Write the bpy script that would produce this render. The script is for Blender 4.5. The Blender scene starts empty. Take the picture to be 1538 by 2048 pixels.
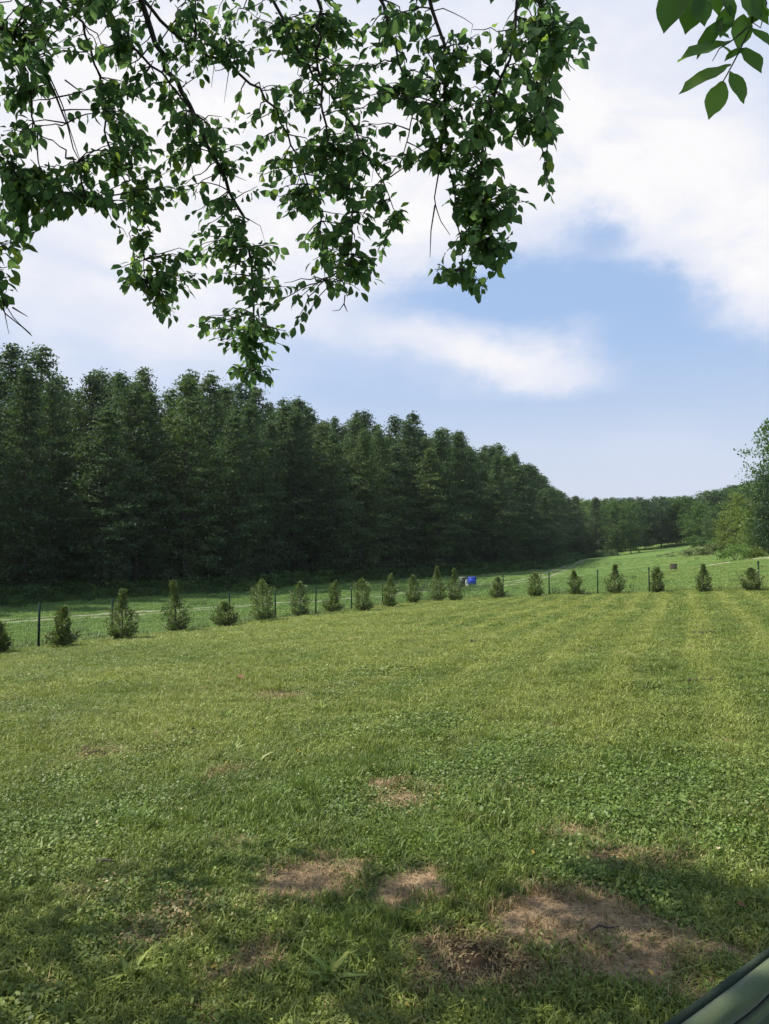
import bpy, math, random
import numpy as np
from mathutils import Vector, Matrix

# ------------------------------------------------------------------ camera, sky, sun, exposure
scene = bpy.context.scene
EYE = np.array([0.0, 0.0, 1.55])
FPX = 1500.0
PITCH = math.atan(66 / FPX)
cam_data = bpy.data.cameras.new("camera")
cam_data.sensor_fit = 'VERTICAL'
cam_data.sensor_height = 36.0
cam_data.sensor_width = 27.0
cam_data.lens = 36.0 * FPX / 2048
cam_data.clip_start = 0.05
cam_data.clip_end = 5000
cam = bpy.data.objects.new("camera", cam_data)
scene.collection.objects.link(cam)
cam.location = EYE
cam.rotation_euler = (math.pi / 2 + PITCH, 0, 0)
scene.camera = cam

SUN_AZ, SUN_EL = math.radians(-80), math.radians(54)      # azimuth from +Y towards +X
sd = bpy.data.lights.new("sun", 'SUN')
sd.energy = 4.0
sd.angle = math.radians(0.6)
sd.color = (1.0, 0.94, 0.84)
sun = bpy.data.objects.new("sun", sd)
scene.collection.objects.link(sun)
sv = Vector((math.sin(SUN_AZ) * math.cos(SUN_EL), math.cos(SUN_AZ) * math.cos(SUN_EL), math.sin(SUN_EL)))
sun.rotation_euler = sv.to_track_quat('Z', 'Y').to_euler()
sun.location = (-20, 10, 60)

scene.view_settings.view_transform = 'Standard'
scene.view_settings.look = 'None'
scene.view_settings.exposure = 0.9
scene.view_settings.gamma = 1.0
scene.render.engine = 'CYCLES'
scene.cycles.max_bounces = 5
scene.cycles.diffuse_bounces = 2
scene.cycles.glossy_bounces = 1
scene.cycles.transmission_bounces = 3
scene.cycles.transparent_max_bounces = 6
scene.cycles.use_denoising = True


class NT:
    """small helper to write node graphs"""
    def __init__(self, tree):
        self.t = tree
        self.n = tree.nodes
        self.l = tree.links

    def node(self, typ, **kw):
        nd = self.n.new(typ)
        for k, v in kw.items():
            setattr(nd, k, v)
        return nd

    def put(self, sock, v):
        if isinstance(v, bpy.types.NodeSocket):
            self.l.new(v, sock)
        elif v is not None:
            if sock.type == 'RGBA' and not isinstance(v, (int, float)) and len(v) == 3:
                v = (*v, 1.0)
            sock.default_value = v

    def math(self, op, a, b=None, c=None, clamp=False):
        nd = self.node('ShaderNodeMath', operation=op, use_clamp=clamp)
        for i, v in enumerate((a, b, c)):
            if v is not None:
                self.put(nd.inputs[i], v)
        return nd.outputs[0]

    def mix(self, f, a, b, blend='MIX'):
        nd = self.node('ShaderNodeMix', data_type='RGBA', blend_type=blend)
        nd.clamp_factor = True
        self.put(nd.inputs[0], f)
        self.put(nd.inputs[6], a)
        self.put(nd.inputs[7], b)
        return nd.outputs[2]

    def noise(self, vec, scale, detail=4, rough=0.55, dist=0.0):
        nd = self.node('ShaderNodeTexNoise')
        if vec is not None:
            self.l.new(vec, nd.inputs['Vector'])
        nd.inputs['Scale'].default_value = scale
        nd.inputs['Detail'].default_value = detail
        nd.inputs['Roughness'].default_value = rough
        nd.inputs['Distortion'].default_value = dist
        return nd.outputs['Fac']

    def ramp(self, f, lo, hi):
        nd = self.node('ShaderNodeMapRange', interpolation_type='SMOOTHSTEP')
        self.put(nd.inputs[0], f)
        nd.inputs[1].default_value = lo
        nd.inputs[2].default_value = hi
        return nd.outputs[0]

    def attr(self, name, kind='GEOMETRY'):
        nd = self.node('ShaderNodeAttribute', attribute_type=kind)
        nd.attribute_name = name
        return nd

    def scale_vec(self, vec, s):
        nd = self.node('ShaderNodeVectorMath', operation='MULTIPLY')
        self.l.new(vec, nd.inputs[0])
        nd.inputs[1].default_value = s
        return nd.outputs[0]


def pix_dir(x, y):
    """direction of a point of the photograph (1538 x 2048)"""
    c, s = math.cos(PITCH), math.sin(PITCH)
    u, v = (x - 769) / FPX, (1024 - y) / FPX
    return np.array([u, c - v * s, s + v * c])


def az_el(x, y):
    d = pix_dir(x, y)
    return math.atan2(d[0], d[1]), math.atan2(d[2], math.hypot(d[0], d[1]))


world = bpy.data.worlds.new("World")
scene.world = world
world.use_nodes = True
W = NT(world.node_tree)
W.n.clear()
wout = W.node('ShaderNodeOutputWorld')
bg = W.node('ShaderNodeBackground')
sky = W.node('ShaderNodeTexSky', sky_type='NISHITA')
sky.sun_disc = False
sky.sun_elevation = SUN_EL
sky.sun_rotation = SUN_AZ
sky.air_density = 1.0
sky.dust_density = 1.0
sky.ozone_density = 1.2
bg.inputs['Strength'].default_value = 0.075
tc = W.node('ShaderNodeTexCoord')
sep = W.node('ShaderNodeSeparateXYZ')
W.l.new(tc.outputs['Generated'], sep.inputs[0])
sx, sy, sz = sep.outputs
az = W.math('ARCTAN2', sx, sy)
el = W.math('ARCSINE', sz)
dirv = tc.outputs['Generated']
warp1 = W.math('SUBTRACT', W.noise(dirv, 3.6, 9, 0.66), 0.5)
warp2 = W.math('SUBTRACT', W.noise(W.scale_vec(dirv, (1, 1.4, 1.7)), 4.6, 9, 0.66), 0.5)
azw = W.math('MULTIPLY_ADD', warp1, 0.16, az)
elw = W.math('MULTIPLY_ADD', warp2, 0.12, el)


def blob(x, y, rx, ry, tilt, amp):
    a0, e0 = az_el(x, y)
    sa, se = rx / FPX, ry / FPX
    da = W.math('SUBTRACT', azw, a0)
    de = W.math('SUBTRACT', elw, e0)
    c, s = math.cos(tilt), math.sin(tilt)
    p = W.math('DIVIDE', W.math('MULTIPLY_ADD', da, c, W.math('MULTIPLY', de, s)), sa)
    q = W.math('DIVIDE', W.math('MULTIPLY_ADD', de, c, W.math('MULTIPLY', da, -s)), se)
    r2 = W.math('ADD', W.math('MULTIPLY', p, p), W.math('MULTIPLY', q, q))
    g = W.math('EXPONENT', W.math('MULTIPLY', r2, -1.0))
    return W.math('MULTIPLY', g, amp)


CLOUDS = [  # x, y, rx, ry, tilt, amplitude (negative: open blue)
    (1330, 330, 300, 110, -0.45, 0.70), (1480, 540, 170, 95, -0.6, 0.75), (1390, 450, 120, 60, -0.5, 0.3), (940, 705, 160, 34, -0.10, 0.30),
    (1070, 735, 120, 40, -0.2, 0.42), (450, 260, 650, 290, -0.1, 0.85), (850, 400, 230, 90, 0.0, 0.40), (1350, 80, 420, 160, 0, 0.30),
    (250, 600, 480, 150, 0.0, 0.35), (1130, 580, 330, 62, -0.05, -0.55), (1500, 740, 230, 90, -0.5, -0.45),
    (1190, 452, 80, 36, 0.1, -0.5), (860, 590, 230, 45, 0.1, -0.30), (1150, 820, 420, 36, 0, -0.35), (700, 800, 150, 40, 0, -0.15),
    (620, 700, 190, 60, -0.1, -0.38), (1270, 700, 90, 40, 0, -0.2),
    (190, 540, 150, 20, -0.2, -0.25), (1250, 170, 200, 40, 0, -0.1),
]
cl = W.math('MULTIPLY_ADD', W.noise(W.scale_vec(dirv, (1, 1, 2.6)), 2.4, 8, 0.55, 0.3), 0.9, 0.0)
for b in CLOUDS:
    cl = W.math('ADD', cl, blob(*b))
cover = W.ramp(cl, 0.22, 0.85)
thick = W.ramp(cl, 0.50, 1.25)
haze = W.ramp(el, 0.30, 0.02)
skyc = W.mix(0.75, sky.outputs[0], (3.0, 4.25, 6.5, 1))                       # high thin veil of vapour over the blue
skyc = W.mix(W.math('MULTIPLY', haze, 0.85), skyc, (5.0, 5.3, 6.0, 1))
cloudc = W.mix(thick, (4.9, 5.4, 6.6, 1), (7.0, 6.9, 7.0, 1))
fine = W.noise(W.scale_vec(dirv, (1, 1, 1.8)), 7, 9, 0.62, 0.5)
cloudc = W.mix(W.math('MULTIPLY', W.ramp(fine, 0.42, 0.68), 0.55), cloudc, (5.1, 5.5, 6.6, 1))
final = W.mix(cover, skyc, cloudc)
# below the horizon: dull ground colour, never seen
final = W.mix(W.ramp(sz, 0.0, -0.03), final, (1.0, 1.3, 0.7, 1))
W.l.new(final, bg.inputs['Color'])
W.l.new(bg.outputs[0], wout.inputs[0])

# ------------------------------------------------------------------ general helpers
col = scene.collection
rng = np.random.default_rng(7)


def mesh_np(name, V, F, mat=None, smooth=False, attrs=None):
    """V (n,3), F (m,3) or (m,4)"""
    V = np.asarray(V, dtype=np.float32).reshape(-1, 3)
    F = np.asarray(F, dtype=np.int32)
    k = F.shape[1]
    me = bpy.data.meshes.new(name)
    me.vertices.add(len(V))
    me.vertices.foreach_set('co', V.ravel())
    me.loops.add(F.size)
    me.loops.foreach_set('vertex_index', F.ravel())
    me.polygons.add(len(F))
    me.polygons.foreach_set('loop_start', np.arange(0, F.size, k, dtype=np.int32))
    me.polygons.foreach_set('loop_total', np.full(len(F), k, dtype=np.int32))
    if smooth:
        me.polygons.foreach_set('use_smooth', np.ones(len(F), dtype=bool))
    if attrs:
        for an, (typ, arr) in attrs.items():
            a = me.attributes.new(an, typ, 'POINT')
            key = 'vector' if typ == 'FLOAT_VECTOR' else 'value'
            a.data.foreach_set(key, np.asarray(arr).ravel())
    me.update(calc_edges=True)
    me.validate()
    if mat:
        me.materials.append(mat)
    return me


def ob(name, me, parent=None, loc=None, **props):
    o = bpy.data.objects.new(name, me)
    col.objects.link(o)
    if parent is not None:
        o.parent = parent
    if loc is not None:
        o.location = loc
    for k, v in props.items():
        o[k] = v
    return o


def tubes(polys, sides=6):
    """list of (points (n,3), radii (n,)) -> verts, quads"""
    Vs, Fs, base = [], [], 0
    for pts, rad in polys:
        pts = np.asarray(pts, float)
        rad = np.asarray(rad, float)
        n = len(pts)
        tan = np.gradient(pts, axis=0)
        tan /= np.linalg.norm(tan, axis=1)[:, None] + 1e-9
        ref = np.array([0.31, 0.87, 0.12]) if abs(tan[0][2]) > 0.7 else np.array([0, 0, 1.0])
        u = np.cross(tan, ref)
        u /= np.linalg.norm(u, axis=1)[:, None] + 1e-9
        v = np.cross(tan, u)
        a = np.arange(sides) * 2 * np.pi / sides
        ring = pts[:, None, :] + rad[:, None, None] * (np.cos(a)[None, :, None] * u[:, None, :] + np.sin(a)[None, :, None] * v[:, None, :])
        Vs.append(ring.reshape(-1, 3))
        i = np.arange(n - 1)[:, None] * sides
        j = np.arange(sides)[None, :]
        j2 = (j + 1) % sides
        q = np.stack([i + j, i + j2, i + sides + j2, i + sides + j], -1).reshape(-1, 4) + base
        Fs.append(q)
        base += n * sides
    return np.concatenate(Vs), np.concatenate(Fs)


def box(cx, cy, cz, sx_, sy_, sz_, tx=1.0, ty=1.0):
    """box with its base at cz; top scaled by tx, ty"""
    x, y = sx_ / 2, sy_ / 2
    V = [(-x, -y, 0), (x, -y, 0), (x, y, 0), (-x, y, 0), (-x * tx, -y * ty, sz_), (x * tx, -y * ty, sz_), (x * tx, y * ty, sz_), (-x * tx, y * ty, sz_)]
    V = np.array(V) + np.array([cx, cy, cz])
    F = np.array([(0, 3, 2, 1), (4, 5, 6, 7), (0, 1, 5, 4), (1, 2, 6, 5), (2, 3, 7, 6), (3, 0, 4, 7)])
    return V, F


def join(parts):
    Vs, Fs, b = [], [], 0
    for V, F in parts:
        Vs.append(np.asarray(V))
        Fs.append(np.asarray(F) + b)
        b += len(V)
    return np.concatenate(Vs), np.concatenate(Fs)


def unit(n, g=rng):
    v = g.normal(size=(n, 3))
    return v / np.linalg.norm(v, axis=1)[:, None]


def vnoise(x, y, seed=0):
    """cheap smooth value noise, -1..1"""
    x = np.asarray(x, float)
    y = np.asarray(y, float)
    xi, yi = np.floor(x).astype(np.int64), np.floor(y).astype(np.int64)
    xf, yf = x - xi, y - yi
    xf = xf * xf * (3 - 2 * xf)
    yf = yf * yf * (3 - 2 * yf)

    def h(a, b):
        n = (a * 374761393 + b * 668265263 + seed * 974711) & 0x7fffffff
        n = ((n ^ (n >> 13)) * 1274126177) & 0x7fffffff
        return ((n ^ (n >> 16)) & 0xffff) / 32767.5 - 1
    return (h(xi, yi) * (1 - xf) + h(xi + 1, yi) * xf) * (1 - yf) + (h(xi, yi + 1) * (1 - xf) + h(xi + 1, yi + 1) * xf) * yf


def fbm(x, y, s, seed=0, o=4):
    t, a = 0, 1.0
    for k in range(o):
        t = t + a * vnoise(x * s * 2 ** k + 17.3 * k, y * s * 2 ** k - 9.1 * k, seed + k)
        a *= 0.5
    return t / 1.9


# ------------------------------------------------------------------ materials
def new_mat(name):
    m = bpy.data.materials.new(name)
    m.use_nodes = True
    t = NT(m.node_tree)
    t.n.clear()
    out = t.node('ShaderNodeOutputMaterial')
    return m, t, out


def leaf_mat(name, a, b, c=None, trans=0.35, rough=0.55, obj_var=0.25, spec=0.3, trans_col=None, dry=None):
    """leaf: random between colours a and b per leaf, and a shift per tree"""
    m, t, out = new_mat(name)
    geo = t.node('ShaderNodeNewGeometry')
    oi = t.node('ShaderNodeObjectInfo')
    r = geo.outputs['Random Per Island']
    cc = t.mix(r, a, b)
    if c is not None:
        cc = t.mix(t.ramp(r, 0.86, 0.95), cc, c)
    if obj_var:
        cc = t.mix(t.math('MULTIPLY', t.ramp(oi.outputs['Random'], 0.45, 1.0), obj_var), cc, (0.11, 0.135, 0.035, 1))
        f = t.math('MULTIPLY_ADD', oi.outputs['Random'], obj_var * 2, 1 - obj_var)
        nd = t.node('ShaderNodeVectorMath', operation='SCALE')
        t.l.new(cc, nd.inputs[0])
        t.l.new(f, nd.inputs['Scale'])
        cc = nd.outputs[0]
    pb = t.node('ShaderNodeBsdfPrincipled')
    t.l.new(cc, pb.inputs['Base Color'])
    pb.inputs['Roughness'].default_value = rough
    pb.inputs['Specular IOR Level'].default_value = spec
    tr = t.node('ShaderNodeBsdfTranslucent')
    tcol = t.mix(1.0, cc, trans_col or (1.7, 1.9, 0.7), 'MULTIPLY')
    t.l.new(tcol, tr.inputs['Color'])
    ms = t.node('ShaderNodeMixShader')
    ms.inputs[0].default_value = trans
    t.l.new(pb.outputs[0], ms.inputs[1])
    t.l.new(tr.outputs[0], ms.inputs[2])
    t.l.new(ms.outputs[0], out.inputs[0])
    return m


def plain_mat(name, c, rough=0.7, c2=None, scale=30, bump=0.0, metallic=0.0, spec=0.4):
    m, t, out = new_mat(name)
    pb = t.node('ShaderNodeBsdfPrincipled')
    tcn = t.node('ShaderNodeTexCoord')
    n = t.noise(tcn.outputs['Object'], scale, 6, 0.65)
    c2 = c2 or tuple(v * 0.6 for v in c)
    t.l.new(t.mix(t.ramp(n, 0.35, 0.65), c, c2), pb.inputs['Base Color'])
    pb.inputs['Roughness'].default_value = rough
    pb.inputs['Metallic'].default_value = metallic
    pb.inputs['Specular IOR Level'].default_value = spec
    if bump:
        bn = t.node('ShaderNodeBump')
        bn.inputs['Strength'].default_value = bump
        bn.inputs['Distance'].default_value = 0.02
        t.l.new(n, bn.inputs['Height'])
        t.l.new(bn.outputs[0], pb.inputs['Normal'])
    t.l.new(pb.outputs[0], out.inputs[0])
    return m


M_alder = leaf_mat('alder_leaves', (0.046, 0.080, 0.044), (0.092, 0.138, 0.072), trans=0.20, obj_var=0.20, spec=0.12, rough=0.7)
M_broad = leaf_mat('broadleaf_leaves', (0.045, 0.095, 0.025), (0.08, 0.14, 0.035), trans=0.3, obj_var=0.25)
M_yellow = leaf_mat('yellowish_leaves', (0.10, 0.15, 0.03), (0.16, 0.20, 0.05), trans=0.3, obj_var=0.2)
M_bark = plain_mat('bark', (0.075, 0.062, 0.05), 0.9, scale=12, bump=0.6)
M_twig = plain_mat('twig_bark', (0.055, 0.045, 0.045), 0.85, scale=60, bump=0.3)
M_plum = leaf_mat('overhead_leaves', (0.066, 0.120, 0.072), (0.108, 0.172, 0.086), (0.17, 0.23, 0.06), trans=0.55, rough=0.8, spec=0.05, obj_var=0.12, trans_col=(1.55, 1.7, 0.95))
M_big = leaf_mat('corner_leaves', (0.075, 0.155, 0.05), (0.115, 0.20, 0.055), (0.20, 0.21, 0.04), trans=0.6, rough=0.5, obj_var=0.3)
M_conif = leaf_mat('conifer_fronds', (0.078, 0.122, 0.036), (0.175, 0.220, 0.080), (0.12, 0.085, 0.05), trans=0.15, obj_var=0.12)
M_weed = leaf_mat('weed_leaves', (0.040, 0.085, 0.025), (0.075, 0.14, 0.04), trans=0.3, obj_var=0.3)
M_post = plain_mat('green_metal', (0.012, 0.035, 0.022), 0.8, spec=0.15)
M_wire = plain_mat('green_wire', (0.02, 0.06, 0.035), 0.5)


def grass_mat(name, lush, olive, dry, tip=1.5):
    m, t, out = new_mat(name)
    geo = t.node('ShaderNodeNewGeometry')
    tone = t.attr('tone', 'INSTANCER').outputs['Fac']
    dryf = t.attr('dry', 'INSTANCER').outputs['Fac']
    r = geo.outputs['Random Per Island']
    n = t.noise(geo.outputs['Position'], 2.2, 3)
    c = t.mix(t.math('ADD', tone, t.math('MULTIPLY_ADD', r, 0.5, -0.25), clamp=True), lush, olive)
    c = t.mix(t.math('MULTIPLY', t.ramp(t.math('ADD', dryf, t.math('MULTIPLY_ADD', r, 0.6, -0.3)), 0.35, 0.75), 0.9), c, dry)
    c = t.mix(t.math('MULTIPLY', t.ramp(r, 0.93, 0.99), 0.6), c, dry)
    hsv = t.node('ShaderNodeHueSaturation')
    t.l.new(c, hsv.inputs['Color'])
    t.l.new(t.math('MULTIPLY_ADD', n, 0.7, t.math('MULTIPLY_ADD', r, 0.6, 0.35)), hsv.inputs['Value'])
    pb = t.node('ShaderNodeBsdfPrincipled')
    t.l.new(hsv.outputs[0], pb.inputs['Base Color'])
    pb.inputs['Roughness'].default_value = 0.5
    pb.inputs['Specular IOR Level'].default_value = 0.35
    tr = t.node('ShaderNodeBsdfTranslucent')
    t.l.new(hsv.outputs[0], tr.inputs['Color'])
    ms = t.node('ShaderNodeMixShader')
    ms.inputs[0].default_value = 0.3
    t.l.new(pb.outputs[0], ms.inputs[1])
    t.l.new(tr.outputs[0], ms.inputs[2])
    t.l.new(ms.outputs[0], out.inputs[0])
    return m


LUSH, OLIVE, DRY = (0.115, 0.178, 0.028), (0.250, 0.292, 0.060), (0.32, 0.22, 0.115)
M_grass = grass_mat('lawn_blades', LUSH, OLIVE, DRY)
M_clover = grass_mat('clover_leaves', (0.108, 0.176, 0.030), (0.20, 0.250, 0.052), DRY)
M_straw = plain_mat('dead_straw', (0.44, 0.32, 0.18), 0.8, (0.18, 0.12, 0.06), scale=8)

# ------------------------------------------------------------------ terrain height
PLANE = (0.0518, -0.0395)


def P(x, y, D):
    """world point seen at photo pixel (x, y) at forward distance D"""
    d = pix_dir(x, y)
    return EYE + d * (D / d[1])


ctrl = []
for X in np.arange(-24, 31, 6.0):
    for Y in np.arange(-12, 43, 6.0):
        # the lawn: inside the fence only
        if Y > 22.9 + (X + 10.5) * 1.13 + 1 or Y > 41 - (X - 3.7) * 0.48:
            continue
        ctrl.append((X, Y, PLANE[0] * X + PLANE[1] * Y))
for x, y in [(-250, 1320), (0, 1243), (300, 1224), (600, 1204), (900, 1175), (1040, 1161), (1130, 1136), (1165, 1118),
             (0, 1205), (300, 1190), (600, 1164), (830, 1152), (1000, 1141), (1080, 1130)]:
    d = pix_dir(x, y)
    D = -4.1 / (d[2] / d[1])
    p = P(x, y, D)
    ctrl.append(tuple(p))
for x, y, D in [(1150, 1160, 84), (1250, 1110, 200), (1300, 1104, 210), (1380, 1094, 225), (1280, 1140, 100), (1345, 1143, 85),
                (1375, 1138, 90), (1450, 1125, 100), (1515, 1117, 95), (1440, 1112, 125), (1530, 1112, 110), (1500, 1094, 190),
                (1600, 1150, 60), (1400, 1165, 52), (1200, 1172, 55)]:
    ctrl.append(tuple(P(x, y, D)))
for X, Y, Z in [(140, 300, 10), (85, 300, 4), (60, 330, 1), (200, 260, 18), (220, 150, 14), (120, 120, 4), (100, 60, 3), (100, -20, 4), (0, -60, 3),
                (-100, -60, -2), (-100, 50, -2.6), (-100, 150, -2), (-100, 300, 0), (0, 250, -2), (0, 400, 2), (-300, 400, 5), (300, 400, 28),
                (300, 0, 15), (0, -300, 10), (-300, -100, 0), (150, 450, 16), (300, -300, 15), (-300, -300, 2)]:
    ctrl.append((X, Y, Z))
ctrl = np.array(ctrl)
S_ = 20.0


def _phi(r2):
    return 0.5 * r2 * np.log(r2 + 1e-9)


n_ = len(ctrl)
cx_, cy_ = ctrl[:, 0] / S_, ctrl[:, 1] / S_
K = _phi((cx_[:, None] - cx_[None]) ** 2 + (cy_[:, None] - cy_[None]) ** 2) + np.eye(n_) * 0.01
A_ = np.zeros((n_ + 3, n_ + 3))
A_[:n_, :n_] = K
A_[:n_, n_] = 1
A_[:n_, n_ + 1] = cx_
A_[:n_, n_ + 2] = cy_
A_[n_:, :n_] = A_[:n_, n_:].T
sol = np.linalg.solve(A_, np.concatenate([ctrl[:, 2], [0, 0, 0]]))


def H(x, y):
    x = np.atleast_1d(np.asarray(x, float))
    y = np.atleast_1d(np.asarray(y, float))
    rr = np.hypot(x, y)
    k = np.minimum(1, 420 / np.maximum(rr, 1e-6))
    xs, ys = x * k / S_, y * k / S_
    out = sol[n_] + sol[n_ + 1] * xs + sol[n_ + 2] * ys
    sh = out.shape
    out = out.ravel()
    xs, ys = xs.ravel(), ys.ravel()
    for i in range(n_):
        out += sol[i] * _phi((xs - cx_[i]) ** 2 + (ys - cy_[i]) ** 2)
    out = out.reshape(sh)
    # hillock with tall grass at the right
    hp = P(1415, 1100, 150)
    out = out + 1.5 * np.exp(-(((x - hp[0]) / 6.5) ** 2 + ((y - hp[1]) / 9) ** 2))
    rel = np.clip((rr - 2) / 10, 0, 1)
    return out + 0.05 * rel * vnoise(x / 2.7, y / 2.7, 3) + 0.012 * vnoise(x / 0.45, y / 0.45, 5)


def h1(x, y):
    return float(H(x, y)[0])


def hit(x, y, y0=1.5, y1=420):
    """ground point seen at photo pixel (x, y)"""
    d = pix_dir(x, y)
    Y = np.geomspace(y0, y1, 900)
    X, Z = EYE[0] + d[0] / d[1] * Y, EYE[2] + d[2] / d[1] * Y
    g = H(X, Y)
    below = np.nonzero(Z < g)[0]
    i = below[0] if len(below) else len(Y) - 1
    return np.array([X[i], Y[i], g[i]])


# ------------------------------------------------------------------ lawn masks (wear and stripes of the lawn itself, plus painted far sunlight)
PATCH = [  # pixel centre, half sizes, strength, darkness
    (615, 1765, 95, 52, 1.0, 0), (700, 1745, 60, 30, 0.8, 0), (830, 1780, 80, 50, 0.75, 0), (1090, 1830, 110, 62, 1.05, 0), (1220, 1845, 90, 60, 1.0, 0),
    (1330, 1890, 110, 55, 0.85, 0), (1230, 1930, 110, 50, 0.8, 0), (490, 1930, 60, 42, 0.85, 0), (440, 1965, 40, 25, 0.6, 0), (940, 1922, 115, 50, 0.85, 1),
    (1030, 1950, 95, 40, 0.8, 1), (280, 1880, 55, 40, 0.55, 0), (1215, 1705, 55, 22, 0.85, 0), (1150, 1668, 60, 18, 0.65, 0), (800, 1562, 80, 14, 0.75, 0),
    (830, 1600, 90, 35, 0.5, 0), (460, 1700, 50, 18, 0.45, 0), (1380, 1990, 90, 35, 0.8, 0), (190, 1790, 120, 45, 0.35, 0), (1340, 1720, 160, 25, 0.4, 1),
    (190, 1510, 90, 20, 0.35, 1), (430, 1550, 60, 12, 0.35, 1), (560, 1395, 60, 10, 0.4, 1), (950, 1650, 60, 16, 0.35, 0),
    (1010, 2010, 60, 30, 0.6, 0), (350, 1830, 70, 40, 0.3, 0), (1490, 1880, 60, 30, 0.35, 0),
]
patch_w = []
for (x, y, rx, ry, a, dk) in PATCH:
    c = hit(x, y)
    e = hit(x + rx, y)
    f0, f1 = hit(x, y + ry), hit(x, y - ry)
    patch_w.append((c[0], c[1], max(abs(e[0] - c[0]) * .88, .02), max(abs(f1[1] - f0[1]) / 2 * .88, .02), a, dk))


def soil_mask(x, y):
    wx = x + 0.17 * fbm(x, y, 5.0, 11)
    wy = y + 0.24 * fbm(x, y, 5.0, 23)
    s = np.zeros_like(wx)
    d = np.zeros_like(wx)
    for (cx, cy, rx, ry, a, dk) in patch_w:
        g = a * np.exp(-(((wx - cx) / rx) ** 2 + ((wy - cy) / ry) ** 2) ** 1.3 * 0.9)
        s = np.maximum(s, g)
        if dk:
            d = np.maximum(d, g)
    return np.clip(s + 0.12 * fbm(x, y, 14, 31) * (s > 0.1), 0, 1), np.clip(d, 0, 1)


BUSH = [  # x, base y, top y, width px, profile
    (-4, 1309, 1243, 36, 0), (124, 1295, 1214, 44, 1), (245, 1280, 1179, 54, 2), (355, 1266, 1160, 46, 2), (450, 1254, 1205, 38, 0),
    (528, 1243, 1159, 42, 3), (600, 1233, 1164, 33, 3), (666, 1226, 1162, 30, 1), (726, 1223, 1157, 33, 3), (778, 1215, 1149, 32, 1),
    (828, 1207, 1151, 28, 0), (876, 1203, 1131, 34, 2), (911, 1202, 1136, 31, 2), (995, 1197, 1154, 26, 1), (1071, 1194, 1144, 28, 3),
    (1152, 1191, 1141, 28, 1), (1229, 1189, 1128, 37, 2), (1315, 1186, 1133, 21, 3), (1407, 1184, 1128, 30, 2), (1502, 1182, 1137, 36, 0)]
bush_pos = [hit(b[0], b[1]) for b in BUSH]
# fence line: a little behind the row of saplings
L0, L1 = np.array(bush_pos[1][:2]), np.array(bush_pos[10][:2])
R0, R1 = np.array(bush_pos[13][:2]), np.array(bush_pos[19][:2])
dl = (L1 - L0) / np.linalg.norm(L1 - L0)
dr = (R1 - R0) / np.linalg.norm(R1 - R0)
nl = np.array([-dl[1], dl[0]])
nr = np.array([-dr[1], dr[0]])
L0f, R0f = L0 + nl * 1.15, R0 + nr * 0.9
# corner = intersection of the two runs
tt = np.linalg.solve(np.array([dl, -dr]).T, R0f - L0f)
CORNER = L0f + dl * tt[0]
print('corner', CORNER, 'bush D', [round(float(b[1]), 1) for b in bush_pos])


def side(x, y):
    """signed distance to the lawn edge: negative on the lawn"""
    a = (x - L0f[0]) * nl[0] + (y - L0f[1]) * nl[1]
    b = (x - R0f[0]) * nr[0] + (y - R0f[1]) * nr[1]
    return np.maximum(a, b)


def stripe(x, y):
    """mower tracks running away to the right"""
    dx, dy = 0.40, 1.0
    L = math.hypot(dx, dy)
    q = (x * dy - y * dx) / L + 0.25 * fbm(x, y, 0.25, 77, 2)
    w = 0.5 + 0.5 * np.sin(q * 2 * np.pi / 1.1)
    return 1.9 * w ** 3 - 0.55


def tone(x, y):
    """0 lush .. 1 olive, from the patches of the real lawn"""
    t = 0.55 + 0.55 * fbm(x, y, 0.45, 41) + 0.22 * fbm(x, y, 2.2, 43, 3)
    t = t + (0.25 + 0.4 * np.clip((y - 9) / 6, 0, 1)) * stripe(x, y) * np.clip((x * 0.9 + 2.5) / 6, 0, 1)
    t = t - 0.45 * np.exp(-((y - 5.2) / 1.6) ** 2)
    return np.clip(t + np.clip((y - 9) / 22, 0, 0.16), 0, 1)  # far lawn shifted to paler olive: its sunlight is painted into the colour


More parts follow.
